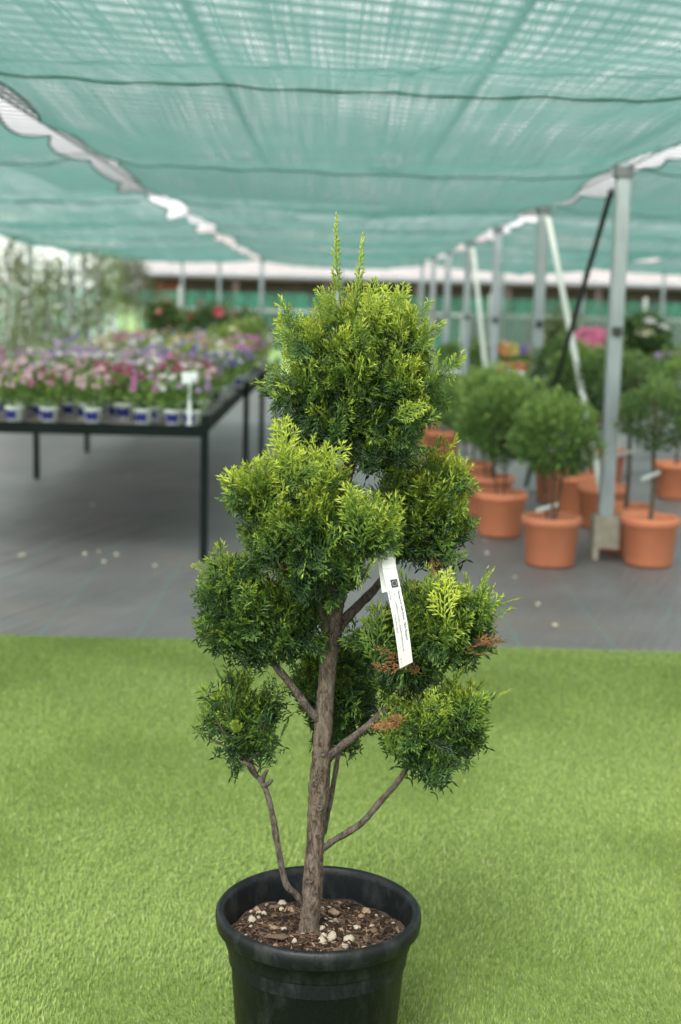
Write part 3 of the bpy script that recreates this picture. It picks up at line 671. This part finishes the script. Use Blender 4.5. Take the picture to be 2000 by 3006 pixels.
t = bush(p[0], 12.95, .82, (.235, .21, .15), 'dome of pink hydrangea flowers left of the nearest post', M_dkleaf, 'hot pink', 220, .036, 300, .06, M_ink, ph=.17, name='hydrangea', cat='hydrangea')
p = at(1885, 1000, 12.95)
bush(p[0], 12.95, .82, (.24, .22, .20), 'dark leaved hydrangea with cream flower heads right of the nearest post', M_dkleaf, None, 0, .04, 1300, .08, M_darkst, ph=.2, name='hydrangea', cat='hydrangea')
hy = bpy.data.objects['hydrangea.001']
for (dx, dz, rr, c) in ((-.01, .42, .085, 'cream'), (.02, .53, .05, 'white'), (.14, .48, .05, 'white')):
    leaf_mb_move(blooms(40, (rr, rr, rr*.6), .018), (dx, -.17, dz)).build('flower_head', M_fl[c], hy)
for k, (px, Y, z, c, lab) in enumerate([(1975, 13.2, .82, 'yellow', 'yellow flowers at the right end of the white table'), (1998, 13.0, .82, 'pale pink', 'pale pink flowers at the right end of the white table'), (1965, 12.7, .82, 'lilac', 'lilac flowers at the right end of the white table')]):
    bush(at(px, 1030, Y)[0], Y, z, (.13, .13, .10), lab, M_shrub, c, 22, .022, 350, .04, M_white, ph=.1, name='flower_bush')
bush(at(1945, 1080, 11.8)[0], 11.8, .70, (.13, .13, .12), 'small grey green round plant in a black pot on the lower table', M_dkleaf, None, 0, .02, 700, .03, M_ink, ph=.12, name='round_plant', cat='potted plant')
bush(at(1918, 1090, 11.75)[0], 11.75, .70, (.06, .06, .06), 'tiny white flowered plant on the lower white table', M_dkleaf, 'white', 8, .015, 200, .03, M_navy, ph=.08, name='small_plant', cat='potted plant')
for (px, c, lab) in ((1475, 'orange', 'orange flowers on the far right table'), (1500, 'yellow', 'yellow flowers on the far right table'), (1535, 'violet', 'blue violet flowers on the far right table'), (1565, 'yellow', 'yellow flowers behind the second post'), (1450, 'red', 'red flowers between the third and fourth posts')):
    bush(at(px, 1060, 18.8)[0], 18.8, .6, (.17, .15, .13), lab, M_lime, c, 45, .032, 300, .05, M_terra, ph=.12, name='flower_bush')
for (px, Y, rad, lab) in ((1325, 19.0, (.2, .2, .24), 'round green bush behind the fifth post'), (1395, 17.8, (.2, .2, .26), 'round green bush between the fourth and fifth posts'), (1640, 14.5, (.2, .2, .25), 'olive green small tree behind the crossing braces')):
    bush(at(px, 1050, Y)[0], Y, .32 if px < 1600 else .75, rad, lab, M_shrub if px < 1600 else M_olive, None, 0, .03, 1000, .06, M_terra, ph=.2, name='round_bush')
for k, (px, py) in enumerate([(1530, 1128), (1485, 1130), (1575, 1130), (1440, 1125)]):
    g = ground(px, py+12); t = thing('empty_pot', 'red brown pot below the far right table, %s' % ['behind the second post', 'left of the second post', 'right of the second post', 'nearest the fourth post'][k], 'pot', (g[0], min(g[1], 17.9), 0), group='red brown pots below the far table')
    mb = MB(); lathe(mb, [(0, 0), (.12, 0), (.15, .2), (.16, .2), (.16, .24), (.145, .24), (.13, .04), (0, .03)], 20); mb.build('pot_body', mat('red_pot', (.33, .07, .04), .6) if k == 0 else bpy.data.materials['red_pot'], t, True)

# ---- pebbles on the ground cloth
for (px, py) in [(62, 1635), (72, 1632), (250, 1630), (290, 1622), (305, 1652), (343, 1632), (455, 1665), (378, 1398), (272, 1484), (1512, 1697), (1580, 1778), (1630, 1840), (1872, 1658), (1430, 1628), (1425, 1590)]:
    g = ground(px, py); s = .010+.006*rng.random(); mb = MB()
    lathe(mb, [(0.0001, 0), (s*.8, s*.1), (s, s*.5), (s*.7, s*.95), (.0001, s*1.1)], 7); me = mb.build('pebble', M_stone, smooth=True)
    me.location = (g[0], g[1], .002); tag(me, 'small white pebble lying loose on the black ground cloth', 'pebble', 'pebbles on the ground cloth')

# ================================================================ THE TOPIARY TREE IN ITS BLACK POT
TY = 2.42
PC = np.array([at(936, 2660, TY)[0], TY, 0.])
ZR = .332
tree = thing('potted_topiary', 'golden green pompon topiary conifer in a large black pot on the lawn', 'potted tree', PC)
mb = MB()
lathe(mb, [(0, .004), (.140, .004), (.147, .012), (.166, ZR-.075), (.172, ZR-.070), (.1745, ZR-.066), (.1765, ZR-.040), (.186, ZR-.038), (.1915, ZR-.032), (.1935, ZR-.016), (.1925, ZR-.006), (.188, ZR-.001), (.183, ZR), (.178, ZR-.004), (.1755, ZR-.016), (.172, ZR-.05), (.168, ZR-.10)], 96)
pot = mb.build('pot', M_black, tree, True)
ZS = ZR-.058
mb = MB(); nr, na = 22, 64
def soil_z(x, y): return ZS + .006*math.sin(31*x+17*y)*math.sin(23*y-11*x) + .004*math.sin(70*x)*math.sin(64*y+1) + .012*math.exp(-((x+.01)**2+y*y)/.004) - .004
V = [(0, 0, soil_z(0, 0))]
for q in range(1, nr+1):
    for a in np.arange(na)*2*math.pi/na:
        r_ = .1725*q/nr; x, y = r_*math.cos(a), r_*math.sin(a); V.append((x, y, soil_z(x, y)+rng.normal(0, .0012)))
mb.add(V, [(0, 1+q, 1+(q+1) % na) for q in range(na)]); 
mb.f.append(np.array([(1+(q-1)*na+a, 1+q*na+a, 1+q*na+(a+1) % na, 1+(q-1)*na+(a+1) % na) for q in range(1, nr) for a in range(na)]))
soil = mb.build('soil', M_soil, tree, True)
def rand_rot():
    q = unit(rng.normal(size=4)); a, b, c, d = q
    return np.array([(1-2*(c*c+d*d), 2*(b*c-a*d), 2*(b*d+a*c)), (2*(b*c+a*d), 1-2*(b*b+d*d), 2*(c*d-a*b)), (2*(b*d-a*c), 2*(c*d+a*b), 1-2*(b*b+c*c))])
mb = MB()
for q in range(5200):                                                    # crumbs and fibres of the bark compost
    r_ = .158*math.sqrt(rng.random()); a = rng.random()*2*math.pi; x, y = r_*math.cos(a), r_*math.sin(a)
    s = .0012+.0022*rng.random()**2; lg = 1+4.5*rng.random()**2
    ro = rotz(rng.random()*6.28) @ np.array([(1, 0, rng.normal(0, .3)), (0, 1, rng.normal(0, .3)), (0, 0, 1)])
    v = np.array([(-lg, -.5, 0), (lg, -.6, .2), (.9*lg, .6, .1), (-.8*lg, .6, -.1), (0, 0, .9), (0, 0, -.6)])*s
    mb.add(v @ ro.T + [x, y, soil_z(x, y)+.0015+.002*rng.random()], [(0, 1, 4), (1, 2, 4), (2, 3, 4), (3, 0, 4), (1, 0, 5), (2, 1, 5), (3, 2, 5), (0, 3, 5)], rng.random()**1.5)
for q in range(170):                                                     # fibres
    r_ = .130*math.sqrt(rng.random()); a = rng.random()*2*math.pi; x, y = r_*math.cos(a), r_*math.sin(a); d = rng.random()*6.28; ln = .012+.03*rng.random()
    z = soil_z(x, y)+.004; e = np.array([math.cos(d), math.sin(d), 0])*ln
    tube(mb, [np.array([x, y, z]), np.array([x, y, z+.004])+e*.5+rng.normal(0, .002, 3), np.array([x, y, z])+e], .0006, 3, t=.55+.4*rng.random(), cap=False)
tag(mb.build('soil_crumbs', M_crumb, soil), kind='stuff')
def stone_mesh(name, m_, seed, flat=1.0, rough=.25):
    g = np.random.default_rng(seed); V = []; n1, n2 = 5, 7
    for i in range(n1+1):
        th = math.pi*i/n1
        for j in range(n2):
            ph = 2*math.pi*j/n2; r_ = 1 + rough*(g.random()-.5)*2
            V.append((r_*math.sin(th)*math.cos(ph), .8*r_*math.sin(th)*math.sin(ph), flat*.75*r_*math.cos(th)))
    mb = MB(); mb.add(V, [(i*n2+j, (i+1)*n2+j, (i+1)*n2+(j+1) % n2, i*n2+(j+1) % n2) for i in range(n1) for j in range(n2)])
    return mb.mesh(name, m_, True)
stones = [stone_mesh('stone', M_stone, s) for s in (1, 2, 3)] + [stone_mesh('stone', M_tan, s) for s in (4, 5)]
chips = [stone_mesh('bark_chip', M_chip, s, .3, .5) for s in (6, 7, 8)]
def scatter(name, me, x, y, s, up=.3):
    o = link(name, me, soil); o.location = (x, y, soil_z(x, y)+s*up); o.rotation_euler = rng.uniform(-.5, .5, 3)+[0, 0, rng.random()*6]; o.scale = (s, s*(.75+.4*rng.random()), s*(.8+.3*rng.random()))
fix = [(740, 2700, .012, 0), (1025, 2752, .013, 1), (1010, 2775, .010, 2), (945, 2770, .012, 0), (950, 2755, .008, 1), (985, 2707, .0075, 0), (970, 2715, .006, 2), (955, 2705, .006, 1), (975, 2755, .015, 2), (940, 2740, .010, 2), (945, 2672, .007, 0),
       (1007, 2628, .009, 1), (1050, 2637, .008, 2), (735, 2637, .009, 0), (828, 2612, .009, 3), (828, 2650, .011, 1), (805, 2720, .010, 3), (795, 2708, .007, 4), (855, 2672, .009, 4), (775, 2678, .008, 0), (692, 2685, .007, 1), (677, 2697, .008, 2),
       (1060, 2680, .010, 3), (1078, 2665, .011, 3), (980, 2685, .013, 4), (865, 2772, .008, 0), (1005, 2772, .006, 2), (1092, 2716, .008, 1), (1047, 2720, .007, 2), (755, 2665, .008, 4), (790, 2612, .006, 0)]
for px, py, s, k in fix:
    g = ground(px, py, ZS+.002) - PC
    if g[0]**2+g[1]**2 < .166**2: scatter('stone', stones[k], g[0], g[1], s*.92)
for q in range(120):
    r_ = .164*math.sqrt(rng.random()); a = rng.random()*6.283; scatter('stone', stones[int(rng.integers(0, 5))], r_*math.cos(a), r_*math.sin(a), .0022+.0052*rng.random()**2.2)
for q in range(70):
    r_ = .160*math.sqrt(rng.random()); a = rng.random()*6.283; scatter('bark_chip', chips[int(rng.integers(0, 3))], r_*math.cos(a), r_*math.sin(a), .003+.006*rng.random()**2, .4)
for px, py, s in ((815, 2750, .020), (770, 2740, .012), (812, 2660, .011)):
    g = ground(px, py, ZS+.004) - PC; scatter('bark_chip', chips[0], g[0], g[1], s, .3)

# ---- trunk and branches: image positions with a depth offset
def P(px, py, dy=0.0): return at(px, py, TY+dy) - PC
def limb(name, pts, r0, r1, m_, parent=tree, n=12, k=8, rough=.05):
    path = smooth_path(pts, k); q = len(path)
    s = np.linspace(0, 1, q); rad = r0 + (r1-r0)*s**1.5
    rad = rad*(1+.05*np.sin(s*29)+.04*np.sin(s*53+1))
    mb = MB(); tube(mb, path, rad, n, rough=rough); return mb.build(name, m_, parent, True)
base = P(905, 2790); base[2] = ZS-.02; base[1] = 0
trunk = limb('trunk', [base, P(915, 2640), P(928, 2440), P(945, 2200), P(958, 2020), P(975, 1850), P(990, 1760, .01), P(1002, 1600, .02), P(1014, 1420, .01), P(1030, 1335, .0), P(1035, 1210)], .0185, .0098, M_bark, n=26, k=18, rough=.085)
for (px, py, s) in ((936, 2372, .0085), (908, 2583, .009), (948, 2212, .008), (925, 2300, .007), (932, 2280, .006), (938, 2255, .006), (935, 2455, .006)):   # pruning scars
    c = P(px, py, -.0165); mb = MB(); a = np.arange(14)*2*math.pi/14; tube(mb, np.array([(c[0]+s*.7*math.cos(q), c[1]-.001, c[2]+s*.55*math.sin(q)) for q in np.append(a, [0, a[1]])]), s*.28, 6, cap=False)
    mb.add([(c[0], c[1]-.001, c[2])]+[(c[0]+s*.6*math.cos(q), c[1], c[2]+s*.45*math.sin(q)) for q in a], [(0, 1+(q+1) % 14, 1+q) for q in range(14)])
    mb.build('pruning_scar', M_bark2, trunk, True)
BR = {
 'F': ([P(895, 2655, -.0), P(868, 2625, -.012), P(838, 2590, -.02), P(815, 2480, -.02), P(795, 2370, -.01), P(772, 2300, 0), P(735, 2255, .01), P(715, 2170, .02)], .0064, .0045),
 'E': ([P(950, 2490, 0), P(985, 2465, -.012), P(1060, 2418, -.03), P(1120, 2350, -.04), P(1165, 2300, -.05), P(1195, 2255, -.05), P(1250, 2170, -.05)], .0064, .0045),
 'D': ([P(958, 2235, 0), P(985, 2205, -.014), P(1050, 2155, -.03), P(1110, 2105, -.03), P(1160, 2055, -.025), P(1230, 1960, -.02), P(1290, 1860, -.02)], .0080, .0045),
 'B2': ([P(948, 2125, 0), P(905, 2080, -.016), P(850, 2005, -.02), P(800, 1940, -.02), P(765, 1850, -.03), P(770, 1770, -.03)], .0080, .0045),
 'G': ([P(950, 2450, .01), P(968, 2360, .03), P(988, 2250, .06), P(1000, 2150, .09), P(995, 2010, .10)], .0054, .0035),
 'B': ([P(970, 1880, 0), P(945, 1815, -.014), P(930, 1755, -.04), P(910, 1650, -.08), P(905, 1540, -.10)], .0092, .0045),
 'C': ([P(985, 1865, .0), P(1012, 1820, .008), P(1060, 1770, .02), P(1110, 1718, .05), P(1165, 1640, .07), P(1250, 1530, .07)], .0100, .0048)}
for k, (pts, r0, r1) in BR.items(): limb('branch', pts, r0, r1, M_bark2, n=12, k=7, rough=.07)
limb('branch', [P(1010, 1345, .01), P(1050, 1310, .02), P(1100, 1260, .02), P(1120, 1200, 0)], .008, .004, M_bark2)
limb('branch', [P(1012, 1330, .01), P(990, 1280, -.02), P(960, 1220, -.03)], .007, .004, M_bark2)
for pts in ([P(768, 2300), P(778, 2272, -.01), P(786, 2262, -.015)], [P(772, 2310), P(790, 2300, -.012), P(800, 2288, -.01)], [P(752, 2275), P(735, 2248, -.01), P(700, 2235, -.01)]):
    limb('twig_stub', pts, .0045, .003, M_bark2, n=8, k=4)

# ---- cypress sprays: flat fern-like sprays of alternate branchlets
def seg_geo(p0, d, ln, w_, nrm):
    s = np.cross(nrm, d); m_ = p0 + d*ln*.5
    return np.array([p0, m_+s*w_*.5, p0+d*ln, m_-s*w_*.5, m_+nrm*w_*.45])
SEGF = np.array([(0, 1, 4), (0, 4, 3), (1, 2, 4), (4, 2, 3)])
def make_spray(seed, wide=.42, nside=13, ang=44, tw=.036, slim=False):
    """unit-length spray along +z in the xz plane -> verts, faces, tip-ness"""
    g = np.random.default_rng(seed); V = []; T = []; nrm = np.array([0, 1., 0])
    bend = g.normal(0, .10); curl = g.normal(0, .10)
    ax = lambda t: np.array([bend*t*t, curl*t*t-.02, t])
    def add(p, d, ln, w_, t): V.append(seg_geo(p, d, ln, w_, unit(nrm+g.normal(0, .3, 3)))); T.append(t)
    na = 7
    for i in range(na):
        a, b = ax(i/na), ax((i+1)/na); add(a, unit(b-a), np.linalg.norm(b-a)*1.1, tw*(1.15-.45*i/na), .05+.6*i/na)
    for i in range(nside):
        t = .10 + .86*(i+.5*g.random())/nside; side = 1 if i % 2 else -1
        prof = min(1, .45+2.2*t)*(1-t)**.62 + .07
        ln = wide*prof*(.75+.5*g.random()); A = R(ang + g.normal(0, 6) - 12*t)
        z_ = unit(ax(t+.02)-ax(t)); x_ = np.array([1., 0, 0]); d = unit(z_*math.cos(A) + x_*side*math.sin(A) + nrm*g.normal(0, .16))
        p = ax(t); k = max(1, int(round(ln/.11)))
        for j in range(k):
            q = p + d*ln*j/k; add(q, d, ln/k*1.2, tw*(1.05-.3*j/k), .12+.45*t+.38*(j+1)/k)
        for j in range(int(ln/.055)):
            u = .22 + .7*j/max(1, int(ln/.055)); sd_ = 1 if j % 2 else -1; B = R(36+g.normal(0, 7))
            x2 = unit(np.cross(nrm, d)); d2 = unit(d*math.cos(B) + x2*sd_*math.sin(B) + nrm*g.normal(0, .2))
            add(p + d*ln*u, d2, (.085+.35*ln*(1-u))*(.7+.5*g.random())*(.55 if slim else 1), tw*.95, .2+.4*t+.42*u)
    V = np.concatenate(V); n = len(V)//5
    return V, (np.arange(n)[:, None, None]*5 + SEGF[None]).reshape(-1, 3), np.repeat(np.clip(T, 0, 1), 5)
SPR = [make_spray(s) for s in range(10)] + [make_spray(20+s, .34, 13, 40) for s in range(4)]
LEAD = [make_spray(40+s, .13, 34, 28, .021, True) for s in range(4)]
DEADS = [make_spray(60+s, .36, 9, 42, .026) for s in range(2)]
def put_spray(mb, spr, p, d, L, nhint, off, gain):
    d = unit(d); x_ = np.cross(nhint, d)
    if np.linalg.norm(x_) < 1e-3: x_ = np.cross([.3, .8, .1], d)
    x_ = unit(x_); n_ = np.cross(d, x_)
    V, F, T = spr
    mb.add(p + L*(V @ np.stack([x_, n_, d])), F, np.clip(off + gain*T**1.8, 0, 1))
def pad(key, px, py, dy, rad, n, gold, L=(.060, .118), updir=.75, leaders=(), dead=(), low=-.5, core=.45, seed=0, lobes=()):
    c = P(px, py, dy); rad = np.asarray(rad); mb = MB(); tw = MB()
    stemtop = c - [0, 0, rad[2]*.75]
    LOB = [(px, py, .72)] + list(lobes); LW = np.array([q[2]**2 for q in LOB]); LW /= LW.sum()
    for q in range(n):
        while True:
            d = unit(rng.normal(size=3))
            if d[2] > low or rng.random() < .3: break
        bump_ = 1 + .14*math.sin(d[0]*6+seed)*math.sin(d[1]*5+seed*2) + .12*math.sin(d[2]*8+d[0]*4+seed)
        wild = rng.random() < .16
        ln = (L[0] + (L[1]-L[0])*rng.random())*(1.3 if wild else 1)*(1 if d[2] > -.2 else .8)
        lx, ly, ls = LOB[int(rng.choice(len(LOB), p=LW))]
        lc = P(lx, ly, dy + (rng.random()-.5)*1.1*rad[1]*(1-ls))
        f = core + (1-core)*rng.random()**.7
        dirv = unit(d*.9 + [0, 0, updir*(.45+.75*max(d[2], -.4))] + rng.normal(0, .3, 3))
        tip = lc + d*rad*ls*bump_*(f+.06) + (dirv*.022 if wild else 0)
        p = tip - dirv*ln*.85
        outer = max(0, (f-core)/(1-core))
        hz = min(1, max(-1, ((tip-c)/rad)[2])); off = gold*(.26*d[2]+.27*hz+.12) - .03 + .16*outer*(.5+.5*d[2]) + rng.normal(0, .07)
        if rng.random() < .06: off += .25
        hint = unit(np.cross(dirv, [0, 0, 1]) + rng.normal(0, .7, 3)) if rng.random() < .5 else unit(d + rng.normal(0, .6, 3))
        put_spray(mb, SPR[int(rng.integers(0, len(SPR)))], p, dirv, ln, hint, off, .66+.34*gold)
        if q % 7 == 0:
            mid = (stemtop*.45 + p*.55) + rng.normal(0, .006, 3)
            pe = lc + (p-lc)*.55; tube(tw, [stemtop + rng.normal(0, .004, 3), mid*.6+pe*.4, pe], [.0022, .0016, .0009], 5, cap=False)
    for (b, t_, g) in leaders:
        B_, T_ = P(*b), P(*t_); put_spray(mb, LEAD[int(rng.integers(0, 4))] if g[0] == 's' else SPR[int(rng.integers(0, 10))], B_, T_-B_, np.linalg.norm(T_-B_), [rng.normal(0, .3), -1, rng.normal(0, .3)], float(g[1:]), .55)
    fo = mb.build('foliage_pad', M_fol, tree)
    tw.build('twigs', M_twig, fo)
    if dead:
        for (b, t_) in dead:
            B_, T_ = P(*b), P(*t_); mb = MB()
            for q in range(2):
                e = rng.normal(0, .006, 3); put_spray(mb, DEADS[q % 2], B_+e*.4, T_-B_+e, np.linalg.norm(T_-B_), rng.normal(size=3)+[0, -1, 0], .5, .5)
            tag(mb.build('dead_spray', M_dead, fo), 'dried orange brown spray of dead foliage')
    return fo
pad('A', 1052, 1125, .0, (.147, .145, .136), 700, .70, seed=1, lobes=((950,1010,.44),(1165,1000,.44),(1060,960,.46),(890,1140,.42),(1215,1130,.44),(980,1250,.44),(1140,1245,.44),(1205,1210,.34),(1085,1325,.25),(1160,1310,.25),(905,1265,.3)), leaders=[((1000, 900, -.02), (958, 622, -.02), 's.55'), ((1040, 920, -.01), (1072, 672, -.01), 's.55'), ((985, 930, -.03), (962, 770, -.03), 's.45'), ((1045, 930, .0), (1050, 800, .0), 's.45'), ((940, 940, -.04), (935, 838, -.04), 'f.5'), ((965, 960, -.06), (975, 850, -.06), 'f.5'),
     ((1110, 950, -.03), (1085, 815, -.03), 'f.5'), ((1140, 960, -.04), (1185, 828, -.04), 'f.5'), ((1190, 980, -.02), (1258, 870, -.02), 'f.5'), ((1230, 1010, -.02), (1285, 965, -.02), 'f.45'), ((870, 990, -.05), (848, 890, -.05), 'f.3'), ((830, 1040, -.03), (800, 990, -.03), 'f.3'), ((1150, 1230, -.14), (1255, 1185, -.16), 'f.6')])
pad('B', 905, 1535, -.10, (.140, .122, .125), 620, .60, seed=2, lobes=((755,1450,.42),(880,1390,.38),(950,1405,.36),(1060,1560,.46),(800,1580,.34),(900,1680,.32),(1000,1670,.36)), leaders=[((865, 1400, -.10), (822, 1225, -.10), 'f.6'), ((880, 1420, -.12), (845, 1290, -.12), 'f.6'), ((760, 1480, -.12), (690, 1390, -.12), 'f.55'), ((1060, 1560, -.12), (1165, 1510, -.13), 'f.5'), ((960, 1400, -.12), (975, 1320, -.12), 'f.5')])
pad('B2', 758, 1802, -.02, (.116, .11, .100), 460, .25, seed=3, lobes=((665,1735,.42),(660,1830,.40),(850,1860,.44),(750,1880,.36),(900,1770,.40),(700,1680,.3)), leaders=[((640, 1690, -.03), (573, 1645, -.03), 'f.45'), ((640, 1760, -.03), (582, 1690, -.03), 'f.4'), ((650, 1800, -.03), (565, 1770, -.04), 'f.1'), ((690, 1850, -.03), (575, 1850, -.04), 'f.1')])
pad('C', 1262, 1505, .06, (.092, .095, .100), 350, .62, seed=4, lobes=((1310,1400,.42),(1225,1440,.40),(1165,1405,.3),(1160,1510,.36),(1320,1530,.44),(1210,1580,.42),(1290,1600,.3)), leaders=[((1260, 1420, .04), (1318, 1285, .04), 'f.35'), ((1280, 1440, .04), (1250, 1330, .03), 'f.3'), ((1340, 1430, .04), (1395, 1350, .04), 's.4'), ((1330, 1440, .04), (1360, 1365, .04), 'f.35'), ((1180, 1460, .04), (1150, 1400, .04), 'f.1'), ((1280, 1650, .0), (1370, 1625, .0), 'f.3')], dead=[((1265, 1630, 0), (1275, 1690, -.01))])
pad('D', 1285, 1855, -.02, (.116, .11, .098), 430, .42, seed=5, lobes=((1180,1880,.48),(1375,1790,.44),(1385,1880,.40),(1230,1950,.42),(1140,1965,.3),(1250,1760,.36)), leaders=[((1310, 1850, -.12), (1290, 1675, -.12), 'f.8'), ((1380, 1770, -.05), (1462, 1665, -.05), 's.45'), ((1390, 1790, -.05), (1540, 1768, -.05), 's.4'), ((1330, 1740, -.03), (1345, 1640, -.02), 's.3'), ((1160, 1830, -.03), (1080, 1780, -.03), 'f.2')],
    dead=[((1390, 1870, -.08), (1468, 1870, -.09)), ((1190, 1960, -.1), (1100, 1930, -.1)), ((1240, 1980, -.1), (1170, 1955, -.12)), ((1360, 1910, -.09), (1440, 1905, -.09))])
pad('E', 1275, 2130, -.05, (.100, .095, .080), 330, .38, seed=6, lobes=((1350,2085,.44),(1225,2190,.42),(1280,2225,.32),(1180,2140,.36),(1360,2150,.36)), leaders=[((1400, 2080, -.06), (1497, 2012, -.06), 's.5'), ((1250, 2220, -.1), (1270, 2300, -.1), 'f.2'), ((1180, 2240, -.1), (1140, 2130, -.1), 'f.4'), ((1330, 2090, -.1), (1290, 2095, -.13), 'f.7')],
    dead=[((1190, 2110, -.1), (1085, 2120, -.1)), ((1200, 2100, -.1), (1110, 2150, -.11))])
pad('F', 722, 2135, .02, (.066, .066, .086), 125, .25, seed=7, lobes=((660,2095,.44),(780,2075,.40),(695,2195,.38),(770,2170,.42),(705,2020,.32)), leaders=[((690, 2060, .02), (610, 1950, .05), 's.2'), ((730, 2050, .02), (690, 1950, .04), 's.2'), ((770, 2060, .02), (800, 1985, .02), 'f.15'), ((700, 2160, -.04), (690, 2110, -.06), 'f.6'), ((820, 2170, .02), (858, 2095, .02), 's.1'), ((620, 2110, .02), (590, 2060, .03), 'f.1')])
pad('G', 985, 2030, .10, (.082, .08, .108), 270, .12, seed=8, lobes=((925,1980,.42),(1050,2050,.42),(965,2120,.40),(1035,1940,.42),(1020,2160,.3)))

# ---- plant passport tape hanging on the right fork
def lettering(body, size, bold=False):
    cu = bpy.data.curves.new('lettering', 'FONT'); cu.body = body; cu.size = size; cu.resolution_u = 2
    if bold: cu.offset = size*.018
    ob = bpy.data.objects.new('tmp', cu); COL.objects.link(ob)
    dg = bpy.context.evaluated_depsgraph_get(); me = bpy.data.meshes.new_from_object(ob.evaluated_get(dg)); COL.objects.unlink(ob); bpy.data.objects.remove(ob)
    return me
LY = TY-.135
A0, A1 = at(1148, 1690, LY), at(1193, 1953, LY)
lab = thing('plant_label', 'white plastic plant passport tape hanging from the right fork of the tree', 'plant tag', A0)
dv = A1-A0; LL = np.linalg.norm(dv); ed = dv/LL; ew = unit(np.cross(ed, [0, 1., 0])); ew = ew if ew[0] > 0 else -ew; en = np.array([0, -1., 0])
def curve(s, w_, off=0.): 
    q = s/LL
    return ed*s + ew*(w_ + .0025*math.sin(math.pi*q)) + en*(.008*math.sin(q*3.0) + off)
W = .0118
mb = MB(); n = 16; V = []
for i in range(n+1):
    s = -.012 + (LL+.012)*i/n
    for w_ in (-W, W): V.append(curve(s + (.004 if w_ < 0 and i == n else 0) - (.004 if w_ > 0 and i == n else 0), w_, .0))
V = np.array(V); V2 = V - en*.0006
F = [(2*i, 2*i+1, 2*i+3, 2*i+2) for i in range(n)]; k = len(V)
mb.add(np.vstack([V, V2]), F + [(k+a, k+d, k+c, k+b) for a, b, c, d in F] + [(2*i, 2*i+2, k+2*i+2, k+2*i) for i in range(n)] + [(2*i+1, k+2*i+1, k+2*i+3, 2*i+3) for i in range(n)] + [(2*n, 2*n+1, k+2*n+1, k+2*n)])
mb.build('strip', M_paper, lab)
mb = MB(); V = []                                                        # the loop over the branch and the tail behind
tp = [curve(-.012, 0)+en*-.002, curve(-.030, .002)-en*.008, curve(-.026, -.004)-en*.022, curve(.0, -.007)-en*.018, curve(.028, -.0095)-en*.010]
for p in smooth_path(tp, 5):
    for w_ in (-W, W): V.append(p + ew*w_)
mb.add(V, [(2*i, 2*i+1, 2*i+3, 2*i+2) for i in range(len(V)//2-1)]); mb.build('loop', M_paper, lab)
def print_line(body, s0, s1, w0, size, bold=False):
    me = lettering(body, size, bold); co = np.array([v.co[:] for v in me.vertices]); mx = co[:, 0].max()
    co[:, 0] *= (s1-s0)/mx
    out = np.array([curve(s0+x, w0+y, .0012) for x, y, z in co])         # reads downwards, tops of letters to the right
    me.vertices.foreach_set('co', out.astype(np.float32).ravel()); me.update(); me.materials.clear(); me.materials.append(M_ink)
    link('lettering', me, lab)
px_m = LL/267.
print_line('Passaporto delle Piante - Plant Passport', 44*px_m, 190*px_m, .0058, .0042, True)
print_line('A', 50*px_m, 56*px_m, -.0022, .0036); print_line('CUPRESSOCYPARIS LAUREA PONPON H 120', 70*px_m, 222*px_m, -.0028, .0036)
print_line('C', 92*px_m, 97*px_m, -.0078, .0036); print_line('PT81/056 2024', 110*px_m, 164*px_m, -.0085, .0036)
print_line('B', 243*px_m, 247*px_m, -.0088, .003); print_line('D', 252*px_m, 256*px_m, -.0088, .003); print_line('-9 07428', 38*px_m, 66*px_m, -.0098, .0034)
def patch(s0, s1, w0, w1, m_, name, parent, off):
    mb = MB(); mb.add([curve(s0, w0, off), curve(s0, w1, off), curve(s1, w1, off), curve(s1, w0, off)], [(0, 1, 2, 3)]); return mb.build(name, m_, parent)
em = patch(11*px_m, 34*px_m, -.0028, .0088, M_ink, 'emblem', lab, .0010)
mb = MB()
for q in range(12):
    a = q*math.pi/6; cs, cw = 22.5*px_m+.0040*math.cos(a), .0030+.0040*math.sin(a); pts = []
    for i in range(10):
        r_ = .00075 if i % 2 == 0 else .00032; b = i*math.pi/5; pts.append(curve(cs-r_*math.cos(b), cw+r_*math.sin(b), .0018))
    mb.add([curve(cs, cw, .0018)]+pts, [(0, 1+i, 1+(i+1) % 10) for i in range(10)])
mb.build('stars', M_paper, em)
